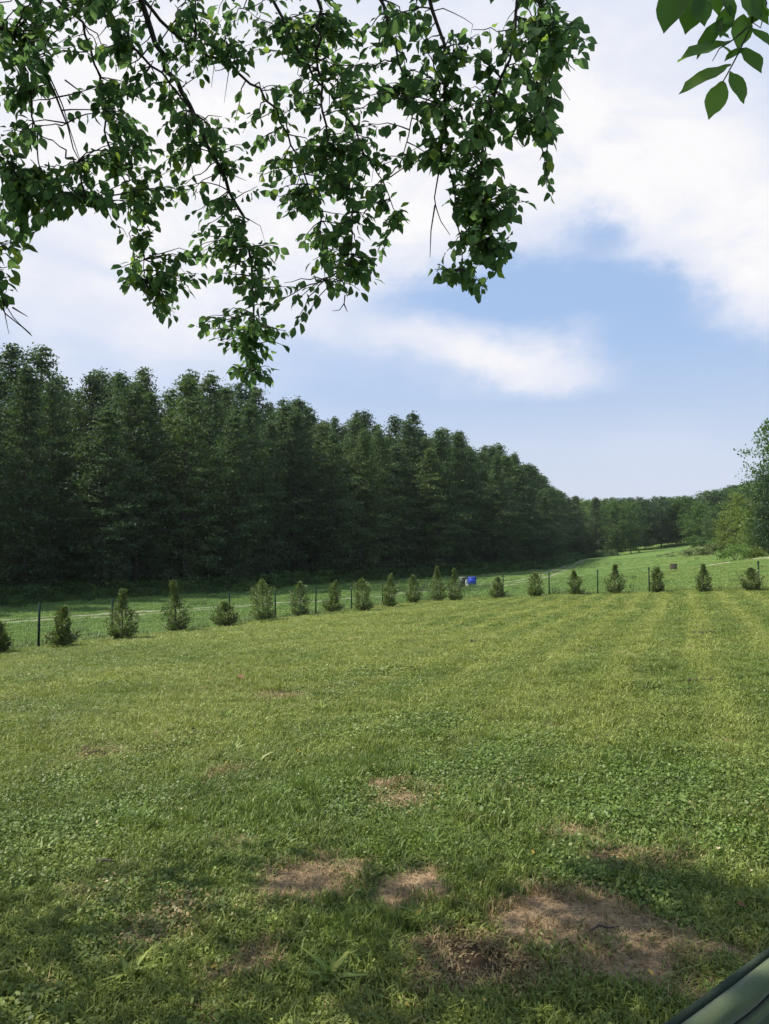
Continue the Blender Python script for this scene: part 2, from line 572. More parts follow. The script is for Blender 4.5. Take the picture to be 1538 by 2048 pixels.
# ------------------------------------------------------------------ ground sheet (polar grid, fine where the camera looks)
def build_ground():
    r = np.concatenate([[0.02], np.geomspace(0.6, 1500, 520)])
    th = np.concatenate([np.radians(np.linspace(-48, 48, 330)), np.radians(np.linspace(48, 312, 90))[1:-1]])
    R_, T_ = np.meshgrid(r, th, indexing='ij')
    X, Y = R_ * np.sin(T_), R_ * np.cos(T_)
    Z = H(X, Y)
    nr_, nt = R_.shape
    i = np.arange(nr_ - 1)[:, None] * nt
    j = np.arange(nt)[None, :]
    j2 = (j + 1) % nt
    F = np.stack([i + j, i + nt + j, i + nt + j2, i + j2], -1).reshape(-1, 4)[:, ::-1]
    x, y = X.ravel(), Y.ravel()
    s, d = soil_mask(x, y)
    sd_ = side(x, y)
    at = {'soil': ('FLOAT', s.astype(np.float32)), 'dark': ('FLOAT', d.astype(np.float32)), 'tone': ('FLOAT', tone(x, y).astype(np.float32)),
          'outside': ('FLOAT', np.clip(sd_ / 2.0 + 0.5 + 0.2 * vnoise(x, y, 9), 0, 1).astype(np.float32))}
    me = mesh_np('ground', np.stack([X, Y, Z], -1).reshape(-1, 3), F, None, True, at)
    m, t, out = new_mat('ground_turf')
    geo = t.node('ShaderNodeNewGeometry')
    pos = geo.outputs['Position']
    nf = t.noise(pos, 38, 5, 0.7)
    nm = t.noise(pos, 7, 5, 0.65)
    nb = t.noise(pos, 0.55, 4, 0.6)
    nh = t.noise(pos, 0.07, 4, 0.6)
    tn = t.attr('tone').outputs['Fac']
    so = t.attr('soil').outputs['Fac']
    dk = t.attr('dark').outputs['Fac']
    ou = t.attr('outside').outputs['Fac']
    g = t.mix(t.math('ADD', tn, t.math('MULTIPLY_ADD', nm, 0.8, -0.4), clamp=True), (0.095, 0.150, 0.022, 1), (0.200, 0.235, 0.036, 1))
    g = t.mix(t.ramp(nf, 0.46, 0.62), t.mix(0.6, g, (0.05, 0.055, 0.02, 1)), g)
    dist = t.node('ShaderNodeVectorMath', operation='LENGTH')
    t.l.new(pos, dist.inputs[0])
    g = t.mix(t.math('MULTIPLY', t.ramp(dist.outputs['Value'], 9, 2), 0.55), g, (0.045, 0.045, 0.022, 1))     # turf colour darker and browner towards the viewpoint
    soil = t.mix(t.ramp(nf, 0.35, 0.65), (0.12, 0.082, 0.045, 1), (0.46, 0.325, 0.195, 1))
    soil = t.mix(t.ramp(nm, 0.5, 0.7), soil, (0.40, 0.28, 0.16, 1))
    soil = t.mix(t.math('MULTIPLY', dk, 1.3, clamp=True), soil, (0.050, 0.034, 0.020, 1))
    sm = t.ramp(t.math('ADD', so, t.math('MULTIPLY_ADD', nm, 0.9, -0.45)), 0.20, 0.60)
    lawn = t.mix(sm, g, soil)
    mead = t.mix(t.ramp(nb, 0.35, 0.65), (0.098, 0.168, 0.040, 1), (0.135, 0.190, 0.048, 1))
    mead = t.mix(t.math('MULTIPLY', t.ramp(nh, 0.42, 0.62), 0.55), mead, (0.065, 0.150, 0.034, 1))
    mead = t.mix(t.math('MULTIPLY', t.ramp(nm, 0.5, 0.7), 0.35), mead, (0.16, 0.17, 0.06, 1))
    mead = t.mix(t.math('MULTIPLY', t.ramp(nf, 0.55, 0.42), 0.35), mead, (0.04, 0.06, 0.02, 1))
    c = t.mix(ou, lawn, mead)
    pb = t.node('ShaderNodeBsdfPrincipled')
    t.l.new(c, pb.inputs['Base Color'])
    pb.inputs['Roughness'].default_value = 0.9
    pb.inputs['Specular IOR Level'].default_value = 0.1
    bn = t.node('ShaderNodeBump')
    bn.inputs['Strength'].default_value = 0.8
    bn.inputs['Distance'].default_value = 0.03
    t.l.new(t.math('ADD', nf, nm), bn.inputs['Height'])
    t.l.new(bn.outputs[0], pb.inputs['Normal'])
    t.l.new(pb.outputs[0], out.inputs[0])
    me.materials.append(m)
    ob('ground', me, kind='structure')


build_ground()


# ------------------------------------------------------------------ tracks across the meadow
def resample(pts, step):
    pts = np.asarray(pts, float)
    d = np.concatenate([[0], np.cumsum(np.linalg.norm(np.diff(pts, axis=0), axis=1))])
    s = np.linspace(0, d[-1], max(2, int(d[-1] / step)))
    return np.stack([np.interp(s, d, pts[:, k]) for k in range(pts.shape[1])], -1)


def ribbon(name, pix, width, mat, lift=0.03, gap=None):
    pts = resample([hit(*q)[:2] for q in pix], 1.0)
    ker = np.ones(5) / 5
    if len(pts) > 12:
        pp = np.pad(pts, ((2, 2), (0, 0)), mode='edge')
        pts = np.stack([np.convolve(pp[:, k], ker, 'valid') for k in range(2)], -1)
    tn = np.gradient(pts, axis=0)
    tn /= np.linalg.norm(tn, axis=1)[:, None] + 1e-9
    nn = np.stack([-tn[:, 1], tn[:, 0]], -1)
    parts = []
    cols = 5
    for off, w in ([(0, width)] if gap is None else [(-gap, width), (gap, width)]):
        V = []
        for k in range(cols):
            f = k / (cols - 1) - 0.5
            ww = w * (0.8 + 0.35 * vnoise(np.arange(len(pts)) * 0.45, np.full(len(pts), 3.0 + off), 5))
            q = pts + nn * (off + f * ww[:, None])
            z = H(q[:, 0], q[:, 1]) + lift - 0.05 * abs(f) * 2
            V.append(np.column_stack([q, z]))
        V = np.stack(V, 1).reshape(-1, 3)
        i = np.arange(len(pts) - 1)[:, None] * cols
        j = np.arange(cols - 1)[None, :]
        F = np.stack([i + j, i + j + 1, i + cols + j + 1, i + cols + j], -1).reshape(-1, 4)
        parts.append((V, F))
    V, F = join(parts)
    return ob(name, mesh_np(name, V, F, mat, True), kind='structure')


M_track = plain_mat('pale_dirt', (0.34, 0.29, 0.21), 0.95, (0.22, 0.20, 0.12), scale=1.2, bump=0.4)
M_track2 = plain_mat('grey_dirt', (0.27, 0.24, 0.19), 0.95, (0.12, 0.15, 0.06), scale=0.9, bump=0.4)
ribbon('dirt_track', [(-60, 1249), (0, 1243), (90, 1239), (180, 1233), (300, 1225), (400, 1219), (520, 1211), (640, 1202), (770, 1190), (880, 1179), (960, 1171), (1040, 1163), (1085, 1153), (1112, 1143), (1135, 1133), (1152, 1124), (1168, 1118)], 0.55, M_track2, 0.04, gap=0.85)
ribbon('footpath', [(960, 1176), (1010, 1171), (1060, 1167), (1100, 1165), (1150, 1161)], 0.85, M_track, 0.04)
ribbon('footpath', [(1374, 1138), (1400, 1134), (1430, 1129), (1455, 1125)], 1.2, M_track, 0.05)
ribbon('footpath', [(1488, 1118), (1515, 1116.5), (1560, 1116)], 2.0, M_track, 0.05)

# ------------------------------------------------------------------ grass clump sources (in a collection of their own, only instanced)
src = {}


def source_collection(name, meshes):
    c = bpy.data.collections.new(name)
    for i, me in enumerate(meshes):
        o = bpy.data.objects.new('%s_%02d' % (name, i), me)
        c.objects.link(o)
    return c


def blades(n, rad, hmin, hmax, w, lean, g, flat=0.0):
    """n bent tapering blades as 3 triangles each"""
    a = g.uniform(0, 2 * np.pi, n)
    rr = rad * np.sqrt(g.uniform(0, 1, n))
    bx, by = rr * np.cos(a), rr * np.sin(a)
    hh = g.uniform(hmin, hmax, n)
    ld = g.uniform(0, 2 * np.pi, n)
    ll = hh * g.uniform(0.15, lean, n)
    ww = w * g.uniform(0.6, 1.3, n)
    wd = ld + np.pi / 2 + g.normal(0, 0.5, n)
    wx, wy = np.cos(wd) * ww / 2, np.sin(wd) * ww / 2
    lx, ly = np.cos(ld) * ll, np.sin(ld) * ll
    z0 = np.full(n, -0.01)
    k = 1 - flat
    m1 = np.stack([bx + lx * .35, by + ly * .35, hh * .55 * k + 0.004], -1)
    tp = np.stack([bx + lx, by + ly, hh * g.uniform(0.7, 1.0, n) * k + 0.004], -1)
    wv = np.stack([wx, wy, np.zeros(n)], -1)
    b0 = np.stack([bx, by, z0], -1)
    V = np.stack([b0 - wv, b0 + wv, m1 - wv * .85, m1 + wv * .85, tp], 1).reshape(-1, 3)
    i = np.arange(n)[:, None] * 5
    F = np.concatenate([i + np.array([[0, 1, 3]]), i + np.array([[0, 3, 2]]), i + np.array([[2, 3, 4]])])
    return V, F


def discs(n, rad, hmin, hmax, size, g, sides=5, tilt=0.5):
    """small rounded leaves (as fans) standing on thin stems"""
    a = g.uniform(0, 2 * np.pi, n)
    rr = rad * np.sqrt(g.uniform(0, 1, n))
    c = np.stack([rr * np.cos(a), rr * np.sin(a), g.uniform(hmin, hmax, n)], -1)
    nrm = np.stack([g.normal(0, tilt, n), g.normal(0, tilt, n), np.ones(n)], -1)
    nrm /= np.linalg.norm(nrm, axis=1)[:, None]
    u = np.cross(nrm, unit(n, g))
    u /= np.linalg.norm(u, axis=1)[:, None]
    v = np.cross(nrm, u)
    s = size * g.uniform(0.6, 1.2, n)
    Vs = []
    for k in range(sides):
        t = 2 * np.pi * k / sides
        Vs.append(c + (u * math.cos(t) * 1.2 + v * math.sin(t) * .8) * s[:, None] * 0.5)
    V = np.stack(Vs, 1).reshape(-1, 3)
    i = np.arange(n)[:, None] * sides
    F = np.concatenate([i + np.array([[0, k, k + 1]]) for k in range(1, sides - 1)])
    return V, F


g = np.random.default_rng(3)
lawn_meshes = []
for k in range(4):       # 0-3 short mown tufts
    lawn_meshes.append(mesh_np('tuft', *join([blades(30, 0.08, 0.010, 0.036, 0.0052, 1.9, g), discs(12, 0.08, 0.006, 0.024, 0.013, g), blades(5, 0.075, 0.03, 0.048, 0.0035, 1.6, g)]), M_grass))
for k in range(2):       # 4-5 longer tufts
    lawn_meshes.append(mesh_np('tall_tuft', *blades(46, 0.06, 0.030, 0.080, 0.0050, 1.1, g), M_grass))
for k in range(3):       # 6-8 clover
    lawn_meshes.append(mesh_np('clover', *join([discs(40, 0.10, 0.012, 0.038, 0.017, g), blades(8, 0.09, 0.02, 0.05, 0.003, 1.2, g)]), M_clover))
for k in range(2):       # 9-10 dead straw lying flat
    lawn_meshes.append(mesh_np('straw', *blades(26, 0.09, 0.03, 0.07, 0.0030, 2.6, g, flat=0.82), M_straw))
for k in range(2):       # 11-12 broad leaved weed rosette
    V, F = blades(10, 0.015, 0.05, 0.10, 0.022, 1.9, g, flat=0.35)
    lawn_meshes.append(mesh_np('plantain', V, F, M_clover))
LAWN = source_collection('lawn_clump', lawn_meshes)

M_meadow = grass_mat('meadow_blades', (0.160, 0.270, 0.058), (0.250, 0.325, 0.070), (0.24, 0.25, 0.09))
M_meadow_tall = grass_mat('tall_meadow_blades', (0.080, 0.150, 0.035), (0.15, 0.19, 0.05), (0.28, 0.27, 0.13))
g = np.random.default_rng(5)
mead_meshes = [mesh_np('meadow_tuft', *blades(70, 0.34, 0.03, 0.09, 0.016, 1.3, g), M_meadow) for k in range(3)]
mead_meshes += [mesh_np('meadow_tall', *blades(70, 0.28, 0.12, 0.45, 0.014, 0.7, g), M_meadow_tall) for k in range(2)]
MEAD = source_collection('meadow_clump', mead_meshes)
weed_meshes = []
for k in range(4):
    V1, F1 = discs(200, 0.55, 0.10, 0.95, 0.13, g, 5, 0.8)
    V2, F2 = blades(50, 0.5, 0.3, 1.1, 0.03, 0.6, g)
    weed_meshes.append(mesh_np('weeds', *join([(V1, F1), (V2, F2)]), M_weed))
WEED = source_collection('weed_clump', weed_meshes)


def instancer(name, pts, rot, scl, idx, tone_, dry_, coll, **props):
    me = bpy.data.meshes.new(name)
    n = len(pts)
    me.vertices.add(n)
    me.vertices.foreach_set('co', np.asarray(pts, np.float32).ravel())
    for an, typ, arr in (('rot', 'FLOAT_VECTOR', rot), ('scl', 'FLOAT_VECTOR', scl), ('pick', 'INT', idx), ('tone', 'FLOAT', tone_), ('dry', 'FLOAT', dry_)):
        a = me.attributes.new(an, typ, 'POINT')
        a.data.foreach_set('vector' if typ == 'FLOAT_VECTOR' else 'value', np.asarray(arr, np.int32 if typ == 'INT' else np.float32).ravel())
    o = ob(name, me, **props)
    ng = bpy.data.node_groups.new(name + '_scatter', 'GeometryNodeTree')
    ng.interface.new_socket('Geometry', in_out='INPUT', socket_type='NodeSocketGeometry')
    ng.interface.new_socket('Geometry', in_out='OUTPUT', socket_type='NodeSocketGeometry')
    gi = ng.nodes.new('NodeGroupInput')
    go = ng.nodes.new('NodeGroupOutput')
    ci = ng.nodes.new('GeometryNodeCollectionInfo')
    ci.inputs['Collection'].default_value = coll
    ci.inputs['Separate Children'].default_value = True
    ci.inputs['Reset Children'].default_value = True
    ip = ng.nodes.new('GeometryNodeInstanceOnPoints')
    ip.inputs['Pick Instance'].default_value = True

    def na(nm, dt):
        q = ng.nodes.new('GeometryNodeInputNamedAttribute')
        q.data_type = dt
        q.inputs['Name'].default_value = nm
        return [s for s in q.outputs if s.enabled and s.name == 'Attribute'][0]
    ng.links.new(gi.outputs[0], ip.inputs['Points'])
    ng.links.new(ci.outputs[0], ip.inputs['Instance'])
    ng.links.new(na('pick', 'INT'), ip.inputs['Instance Index'])
    er = ng.nodes.new('FunctionNodeEulerToRotation')
    ng.links.new(na('rot', 'FLOAT_VECTOR'), er.inputs[0])
    ng.links.new(er.outputs[0], ip.inputs['Rotation'])
    ng.links.new(na('scl', 'FLOAT_VECTOR'), ip.inputs['Scale'])
    ng.links.new(ip.outputs[0], go.inputs[0])
    md = o.modifiers.new('scatter', 'NODES')
    md.node_group = ng
    return o


def wedge(n, d0, d1, half=0.60, power=2.0, g=rng):
    """random points in the view wedge, uniform over its area"""
    y = np.sqrt(g.uniform(d0 ** 2, d1 ** 2, n))
    return g.uniform(-half, half, n) * y, y


def lawn_scatter():
    g = np.random.default_rng(11)
    X, Y, S, Hs = [], [], [], []
    for d0, d1, dens, s in [(1.2, 4, 430, 1.0), (4, 7, 330, 1.12), (7, 12, 230, 1.25), (12, 20, 110, 1.6), (20, 46, 42, 2.3)]:
        half = 0.60 if d0 > 2 else 0.8
        n = int(dens * half * (d1 ** 2 - d0 ** 2))
        x, y = wedge(n, d0, d1, half, g=g)
        X.append(x)
        Y.append(y)
        S.append(np.full(n, s) * g.uniform(0.75, 1.25, n))
        Hs.append(np.full(n, 0.0 + min(1, 1.25 / s + 0.05)))
    x, y, s, hs = map(np.concatenate, (X, Y, S, Hs))
    sdist = side(x, y)
    soil, dark = soil_mask(x, y)
    tn = tone(x, y)
    keep = (sdist < -0.2)
    # thin turf on the worn patches
    pr = g.uniform(0, 1, len(x))
    brk = 0.55 * fbm(x, y, 9, 55, 2)
    keep &= pr > (soil * 0.72 * (1 - 0.45 * dark) - 0.10 + brk * (soil > .25))
    x, y, s, hs, soil, dark, tn, sdist = [a[keep] for a in (x, y, s, hs, soil, dark, tn, sdist)]
    n = len(x)
    idx = g.integers(0, 4, n)
    lush = fbm(x, y, 0.9, 61) - (tn - 0.5) * 0.6
    u = g.uniform(0, 1, n)
    idx = np.where((lush > 0.22) & (u < 0.5) & (y < 16), g.integers(6, 9, n), idx)
    tall = fbm(x, y, 1.4, 71)
    idx = np.where((tall > 0.30) & (u > 0.62) & (y < 12), g.integers(4, 6, n), idx)
    idx = np.where((soil > 0.40) & (u < 0.72), g.integers(9, 11, n), idx)
    idx = np.where(dark > 0.10, g.integers(0, 4, n), idx)
    idx = np.where((u > 0.9975) & (y < 9) & (soil < 0.15), g.integers(11, 13, n), idx)
    idx = np.where((u > 0.93) & (u < 0.96) & (tn > 0.5), g.integers(9, 11, n), idx)
    # longer grass along the edge of the lawn
    edge = (sdist > -1.1)
    idx = np.where(edge & (u < 0.6), g.integers(4, 6, n), idx)
    z = H(x, y)
    rot = np.stack([g.normal(0, 0.12, n), g.normal(0, 0.12, n), g.uniform(0, 6.28, n)], -1)
    zs = s * hs * g.uniform(0.75, 1.2, n) * (1 - 0.45 * soil)
    scl = np.stack([s, s, zs], -1)
    dry = np.clip(soil * 0.9 + 0.14 * g.uniform(0, 1, n) + 0.25 * dark + 0.34 * np.maximum(0, fbm(x, y, 1.1, 91)), 0, 1)
    print('lawn tufts', n)
    instancer('lawn_grass', np.stack([x, y, z], -1), rot, scl, idx, np.clip(tn + g.normal(0, .12, n), 0, 1), dry, LAWN,
              label='short mown green grass and clover of the lawn', category='grass', kind='stuff')
    # dead straw on the worn patches
    x, y = wedge(26000, 1.8, 8, 0.62, g=g)
    soil, dark = soil_mask(x, y)
    k = (soil + .25 * fbm(x, y, 7, 58, 2) > 0.42) & (g.uniform(0, 1, len(x)) < 0.6) & (dark < 0.12)
    x, y, soil = x[k], y[k], soil[k]
    n = len(x)
    instancer('dead_straw', np.stack([x, y, H(x, y)], -1), np.stack([g.normal(0, .1, n), g.normal(0, .1, n), g.uniform(0, 6.28, n)], -1),
              np.stack([g.uniform(.4, .9, n)] * 3, -1), g.integers(9, 11, n), soil, soil, LAWN,
              label='dry dead straw lying on the worn brown patches of the lawn', category='dead grass', kind='stuff')


lawn_scatter()

# forest edge line, as ground points
EDGE_PIX = [(-330, 1232), (-120, 1214), (0, 1203), (200, 1192), (400, 1180), (600, 1164), (830, 1152), (1000, 1141), (1080, 1131), (1130, 1122), (1162, 1115)]
edge_pts = []
for x, y in EDGE_PIX:
    d = pix_dir(x, y)
    D = -4.1 / (d[2] / d[1])
    edge_pts.append([EYE[0] + d[0] / d[1] * D, D])
edge_pts = resample(edge_pts, 1.0)
e_t = np.gradient(edge_pts, axis=0)
e_t /= np.linalg.norm(e_t, axis=1)[:, None]
e_n = np.stack([-e_t[:, 1], e_t[:, 0]], -1)       # into the forest


def edge_dist(x, y):
    """distance in front of the forest edge (positive: on the meadow)"""
    out = np.empty(len(x))
    for a in range(0, len(x), 4000):
        dx = x[a:a + 4000, None] - edge_pts[None, :, 0]
        dy = y[a:a + 4000, None] - edge_pts[None, :, 1]
        i = np.argmin(dx ** 2 + dy ** 2, axis=1)
        j = np.arange(len(i))
        out[a:a + 4000] = -(dx[j, i] * e_n[i, 0] + dy[j, i] * e_n[i, 1])
    return out


def meadow_scatter():
    g = np.random.default_rng(21)
    X, Y, S = [], [], []
    for d0, d1, dens, s in [(18, 40, 15, 1.0), (40, 60, 8, 1.1), (60, 90, 3.2, 1.3), (90, 165, 0.6, 1.5)]:
        n = int(dens * 0.58 * (d1 ** 2 - d0 ** 2))
        x, y = wedge(n, d0, d1, 0.58, g=g)
        X.append(x)
        Y.append(y)
        S.append(np.full(n, s) * g.uniform(0.7, 1.3, n))
    x, y, s = map(np.concatenate, (X, Y, S))
    sdist = side(x, y)
    ed = edge_dist(x, y)
    k = (sdist > 0.0) & (ed > 1.0)
    x, y, s, sdist, ed = [a[k] for a in (x, y, s, sdist, ed)]
    # keep tracks clear: distance to their centre lines
    for o in [o for o in col.objects if o.name.startswith(('dirt_track', 'footpath'))]:
        co = np.empty(len(o.data.vertices) * 3, np.float32)
        o.data.vertices.foreach_get('co', co)
        co = co.reshape(-1, 3)[::5]
        dm = np.full(len(x), 1e9)
        for q in co[::1]:
            dm = np.minimum(dm, (x - q[0]) ** 2 + (y - q[1]) ** 2)
        k = dm > (0.55 + 0.1 * (s - 1)) ** 2
        x, y, s, sdist, ed = [a[k] for a in (x, y, s, sdist, ed)]
    n = len(x)
    u = g.uniform(0, 1, n)
    tn = np.clip(0.55 - 0.35 * np.clip((y - 32) / 30, 0, 1) + 0.5 * fbm(x, y, 0.06, 81) + 0.3 * fbm(x, y, 0.5, 83, 2) + np.clip((x - 0.33 * y) / 15, -0.3, 0.4), 0, 1)
    idx = g.integers(0, 3, n)
    hp = P(1415, 1100, 150)
    hil = np.exp(-(((x - hp[0]) / 9) ** 2 + ((y - hp[1] + 4) / 16) ** 2))
    tallf = 0.004 + 0.35 * (sdist < 1.0) + 0.7 * (hil > 0.3) + 0.5 * (ed < 4)
    tp = P(850, 1175, 68)
    tallf += 0.9 * np.exp(-(((x - tp[0]) / 4) ** 2 + ((y - tp[1]) / 6) ** 2))
    idx = np.where(u < tallf, g.integers(3, 5, n), idx)
    zs = np.where(idx >= 3, g.uniform(0.5, 1.1, n), g.uniform(0.6, 1.2, n)) * np.where(sdist < 1.2, 0.6, 1)
    instancer('meadow_grass', np.stack([x, y, H(x, y)], -1), np.stack([g.normal(0, .08, n), g.normal(0, .08, n), g.uniform(0, 6.28, n)], -1),
              np.stack([s, s, zs * np.minimum(s, 1.5)], -1), idx, tn, 0.15 + 0.35 * hil + 0.15 * g.uniform(0, 1, n), MEAD,
              label='bright green meadow grass beyond the wire fence', category='grass', kind='stuff')
    print('meadow tufts', n)
    # weeds and low undergrowth along the forest foot
    m = 5200
    i = g.integers(0, len(edge_pts), m)
    off = g.uniform(-1, 1, m)
    off = np.where(off > 0.2, off * 2.6, off * 26)
    w = edge_pts[i] - e_n[i] * (off[:, None] + g.normal(0, 0.4, m)[:, None]) + g.normal(0, 0.5, (m, 2))
    sc = g.uniform(0.5, 1.25, m) * (0.8 + w[:, 1] / 220) * np.where(off > 1.2, 0.6, 1) * np.where(off < -4, 2.2, 1)
    x2, y2 = w[:, 0], w[:, 1]
    instancer('undergrowth', np.stack([x2, y2, H(x2, y2) - 0.05], -1), np.stack([np.zeros(m), np.zeros(m), g.uniform(0, 6.28, m)], -1),
              np.stack([sc * 1.3, sc * 1.3, sc], -1), g.integers(0, 4, m), np.zeros(m), np.zeros(m), WEED,
              label='dark weeds and low undergrowth along the foot of the forest', category='undergrowth', kind='stuff')


meadow_scatter()


# ------------------------------------------------------------------ trees
def leaf_quads(c, size, g, up=1.0, aspect=0.62):
    """rhombic leaf faces at the points c"""
    n = len(c)
    nrm = unit(n, g) + np.array([0, 0, up])
    nrm /= np.linalg.norm(nrm, axis=1)[:, None]
    u = np.cross(nrm, unit(n, g))
    u /= np.linalg.norm(u, axis=1)[:, None] + 1e-9
    v = np.cross(nrm, u)
    s = (size * g.uniform(0.6, 1.3, n))[:, None]
    V = np.stack([c - u * s * .5, c + v * s * .5 * aspect + u * s * 0.06, c + u * s * .5, c - v * s * .5 * aspect + u * s * 0.06], 1).reshape(-1, 3)
    F = np.arange(4 * n).reshape(-1, 4)
    return V, F


def make_tree(seed, Ht, R, lo, prof, nb, nclu, nleaf, lsize, droop, mat, flat=0.35, csize=0.75, up=1.0):
    """trunk + crown mesh; prof(t) gives the relative crown radius at relative crown height t"""
    g = np.random.default_rng(seed)
    lean = g.normal(0, 0.012, 2)
    bend = g.normal(0, 0.25, 2)

    def axis(z):
        t = z / Ht
        return np.array([lean[0] * z + bend[0] * math.sin(t * 3), lean[1] * z + bend[1] * math.sin(t * 2.5), z])
    zs = np.linspace(-0.4, Ht * 0.97, 14)
    rt = 0.011 * Ht * (1 - zs / Ht * 0.93)
    rt[0] *= 1.35
    polys = [(np.array([axis(z) for z in zs]), np.maximum(rt, 0.015))]
    cent, dens, cszs = [], [], []
    ga = g.uniform(0, 6.28)
    for b in range(nb):
        t = (b + g.uniform(0, 1)) / nb
        z = Ht * (lo + (1 - lo) * t) * 0.985
        L = R * prof(t) * g.uniform(0.55, 1.22)
        ga += 2.4 + g.normal(0, 0.35)
        rise = (0.75 * t + 0.05) * L - droop * L * (1 - t)
        base = axis(max(z - max(rise, 0) * 0.7, 0.5))
        dirh = np.array([math.cos(ga), math.sin(ga), 0])
        tip = base + dirh * L + np.array([0, 0, rise])
        mid = (base + tip) / 2 + np.array([0, 0, 0.10 * L])
        polys.append((np.array([base, mid, tip]), np.array([0.030, 0.018, 0.006]) * (0.4 + L / R) * Ht / 18))
        for k in range(nclu):
            f = 1 - (k + g.uniform(0, 1)) / nclu * 0.72
            q = base * (1 - f) ** 2 + 2 * mid * f * (1 - f) + tip * f * f
            q = q + g.normal(0, 0.20 * L ** 0.5, 3) * np.array([1, 1, 0.6])
            cent.append(q)
            dens.append(nleaf * g.uniform(0.5, 1.4) * (0.45 + 0.55 * prof(t)))
            cszs.append(0.50 + 0.55 * min(1.0, L / R))
    top = axis(Ht)
    for k in range(5):
        cent.append(top + np.array([g.normal(0, .05 + .06 * k), g.normal(0, .05 + .06 * k), -0.36 * k]))
        dens.append(nleaf * (0.28 + 0.12 * k))
        cszs.append(0.42 + 0.10 * k)
    pts = []
    for c, d, cz in zip(cent, dens, cszs):
        m = int(d)
        cs = csize * cz * g.uniform(0.55, 1.25)
        p = g.normal(0, 1, (m, 3)) * np.array([cs, cs, cs * flat]) * 0.55
        p[:, 2] -= 0.18 * np.linalg.norm(p[:, :2], axis=1)
        pts.append(c + p)
    pts = np.concatenate(pts)
    V, F = leaf_quads(pts, lsize, g, up)
    crown = mesh_np('crown', V, F, mat)
    TV, TF = tubes(polys, 5)
    trunk = mesh_np('trunk', TV, TF, M_bark, True)
    return trunk, crown, Ht


def prof_alder(t):
    return (0.55 + 0.45 * math.sin(min(1, t * 1.9 + 0.15) * math.pi / 2)) * (1 - max(0, t - 0.38) / 0.63) ** 0.74 + 0.03


def prof_round(t):
    return max(0.15, math.sin(math.pi * (0.12 + 0.83 * t)) ** 0.6)


alder_vars = [make_tree(100 + i, 19.0, 3.35 + 0.45 * (i % 3), 0.04 + 0.03 * (i % 2), prof_alder, 96, 4, 52, 0.25, 0.22, M_alder, 0.26, 1.08, 1.1) for i in range(8)]
broad_vars = [make_tree(200 + i, 14.0, 4.6 + 0.5 * (i % 2), 0.08, prof_round, 80, 5, 34, 0.34, 0.15, M_broad, 0.5, 1.0) for i in range(4)]
yellow_vars = [make_tree(300 + i, 11.0, 3.6, 0.04, prof_round, 70, 5, 30, 0.28, 0.1, M_yellow, 0.5, 0.9) for i in range(2)]

ORD = ['first', 'second', 'third', 'fourth', 'fifth', 'sixth', 'seventh', 'eighth', 'ninth', 'tenth', 'eleventh', 'twelfth', 'thirteenth', 'fourteenth',
       'fifteenth', 'sixteenth', 'seventeenth', 'eighteenth', 'nineteenth', 'twentieth']
TENS = {2: 'twenty', 3: 'thirty', 4: 'forty', 5: 'fifty', 6: 'sixty', 7: 'seventy', 8: 'eighty'}


def ordinal(n):
    if n <= 20:
        return ORD[n - 1]
    if n % 10 == 0:
        return {30: 'thirtieth', 40: 'fortieth', 50: 'fiftieth', 60: 'sixtieth', 70: 'seventieth', 80: 'eightieth'}[n]
    return TENS[n // 10] + '-' + ORD[n % 10 - 1]


def place_tree(name, var, x, y, ht, wd, rz, label, group=None, z=None):
    trunk, crown, H0 = var
    e = ob(name, None, loc=(x, y, h1(x, y) if z is None else z))
    e.empty_display_size = 0.5
    s = ht / H0
    e.scale = (s * wd, s * wd, s)
    e.rotation_euler = (0, 0, rz)
    e['label'] = label
    e['category'] = 'tree'
    if group:
        e['group'] = group
    ob('trunk', trunk, e)
    ob('crown', crown, e)
    return e


def px_of(p):
    c, s = math.cos(PITCH), math.sin(PITCH)
    d = np.asarray(p) - EYE
    fz = d[1] * c + d[2] * s
    uy = -d[1] * s + d[2] * c
    return 769 + FPX * d[0] / fz, 1024 - FPX * uy / fz


# skyline of the forest in the photograph: pixel x -> pixel y of the tree tops
SKY = np.array([(-400, 560), (-120, 640), (0, 690), (60, 678), (110, 725), (185, 700), (235, 712), (270, 708), (320, 760), (375, 735), (420, 748), (455, 745), (520, 775),
                (560, 790), (618, 785), (660, 812), (720, 822), (760, 845), (828, 832), (870, 848), (920, 862), (960, 893), (1000, 888), (1030, 915), (1060, 928),
                (1090, 955), (1115, 972), (1140, 985), (1165, 992), (1400, 992)], float)


def skyline(objs, x0, x1, text, group):
    """give the trees whose tops stand against the sky labels of their own, counted from the left"""
    tops = []
    for o, ht, r in objs:
        l = o.location
        px, py = px_of((l.x, l.y, l.z + ht))
        tops.append((px, py, r * FPX / l.y, o))
    n = 0
    for px, py, w, o in sorted(tops, key=lambda q: q[0]):
        if not x0 < px < x1 or n >= 80:
            continue
        if any(abs(q[0] - px) < 0.55 * q[2] and q[1] < py and q[3] is not o for q in tops):
            continue
        n += 1
        o['label'] = text % ordinal(n)
        o['group'] = group


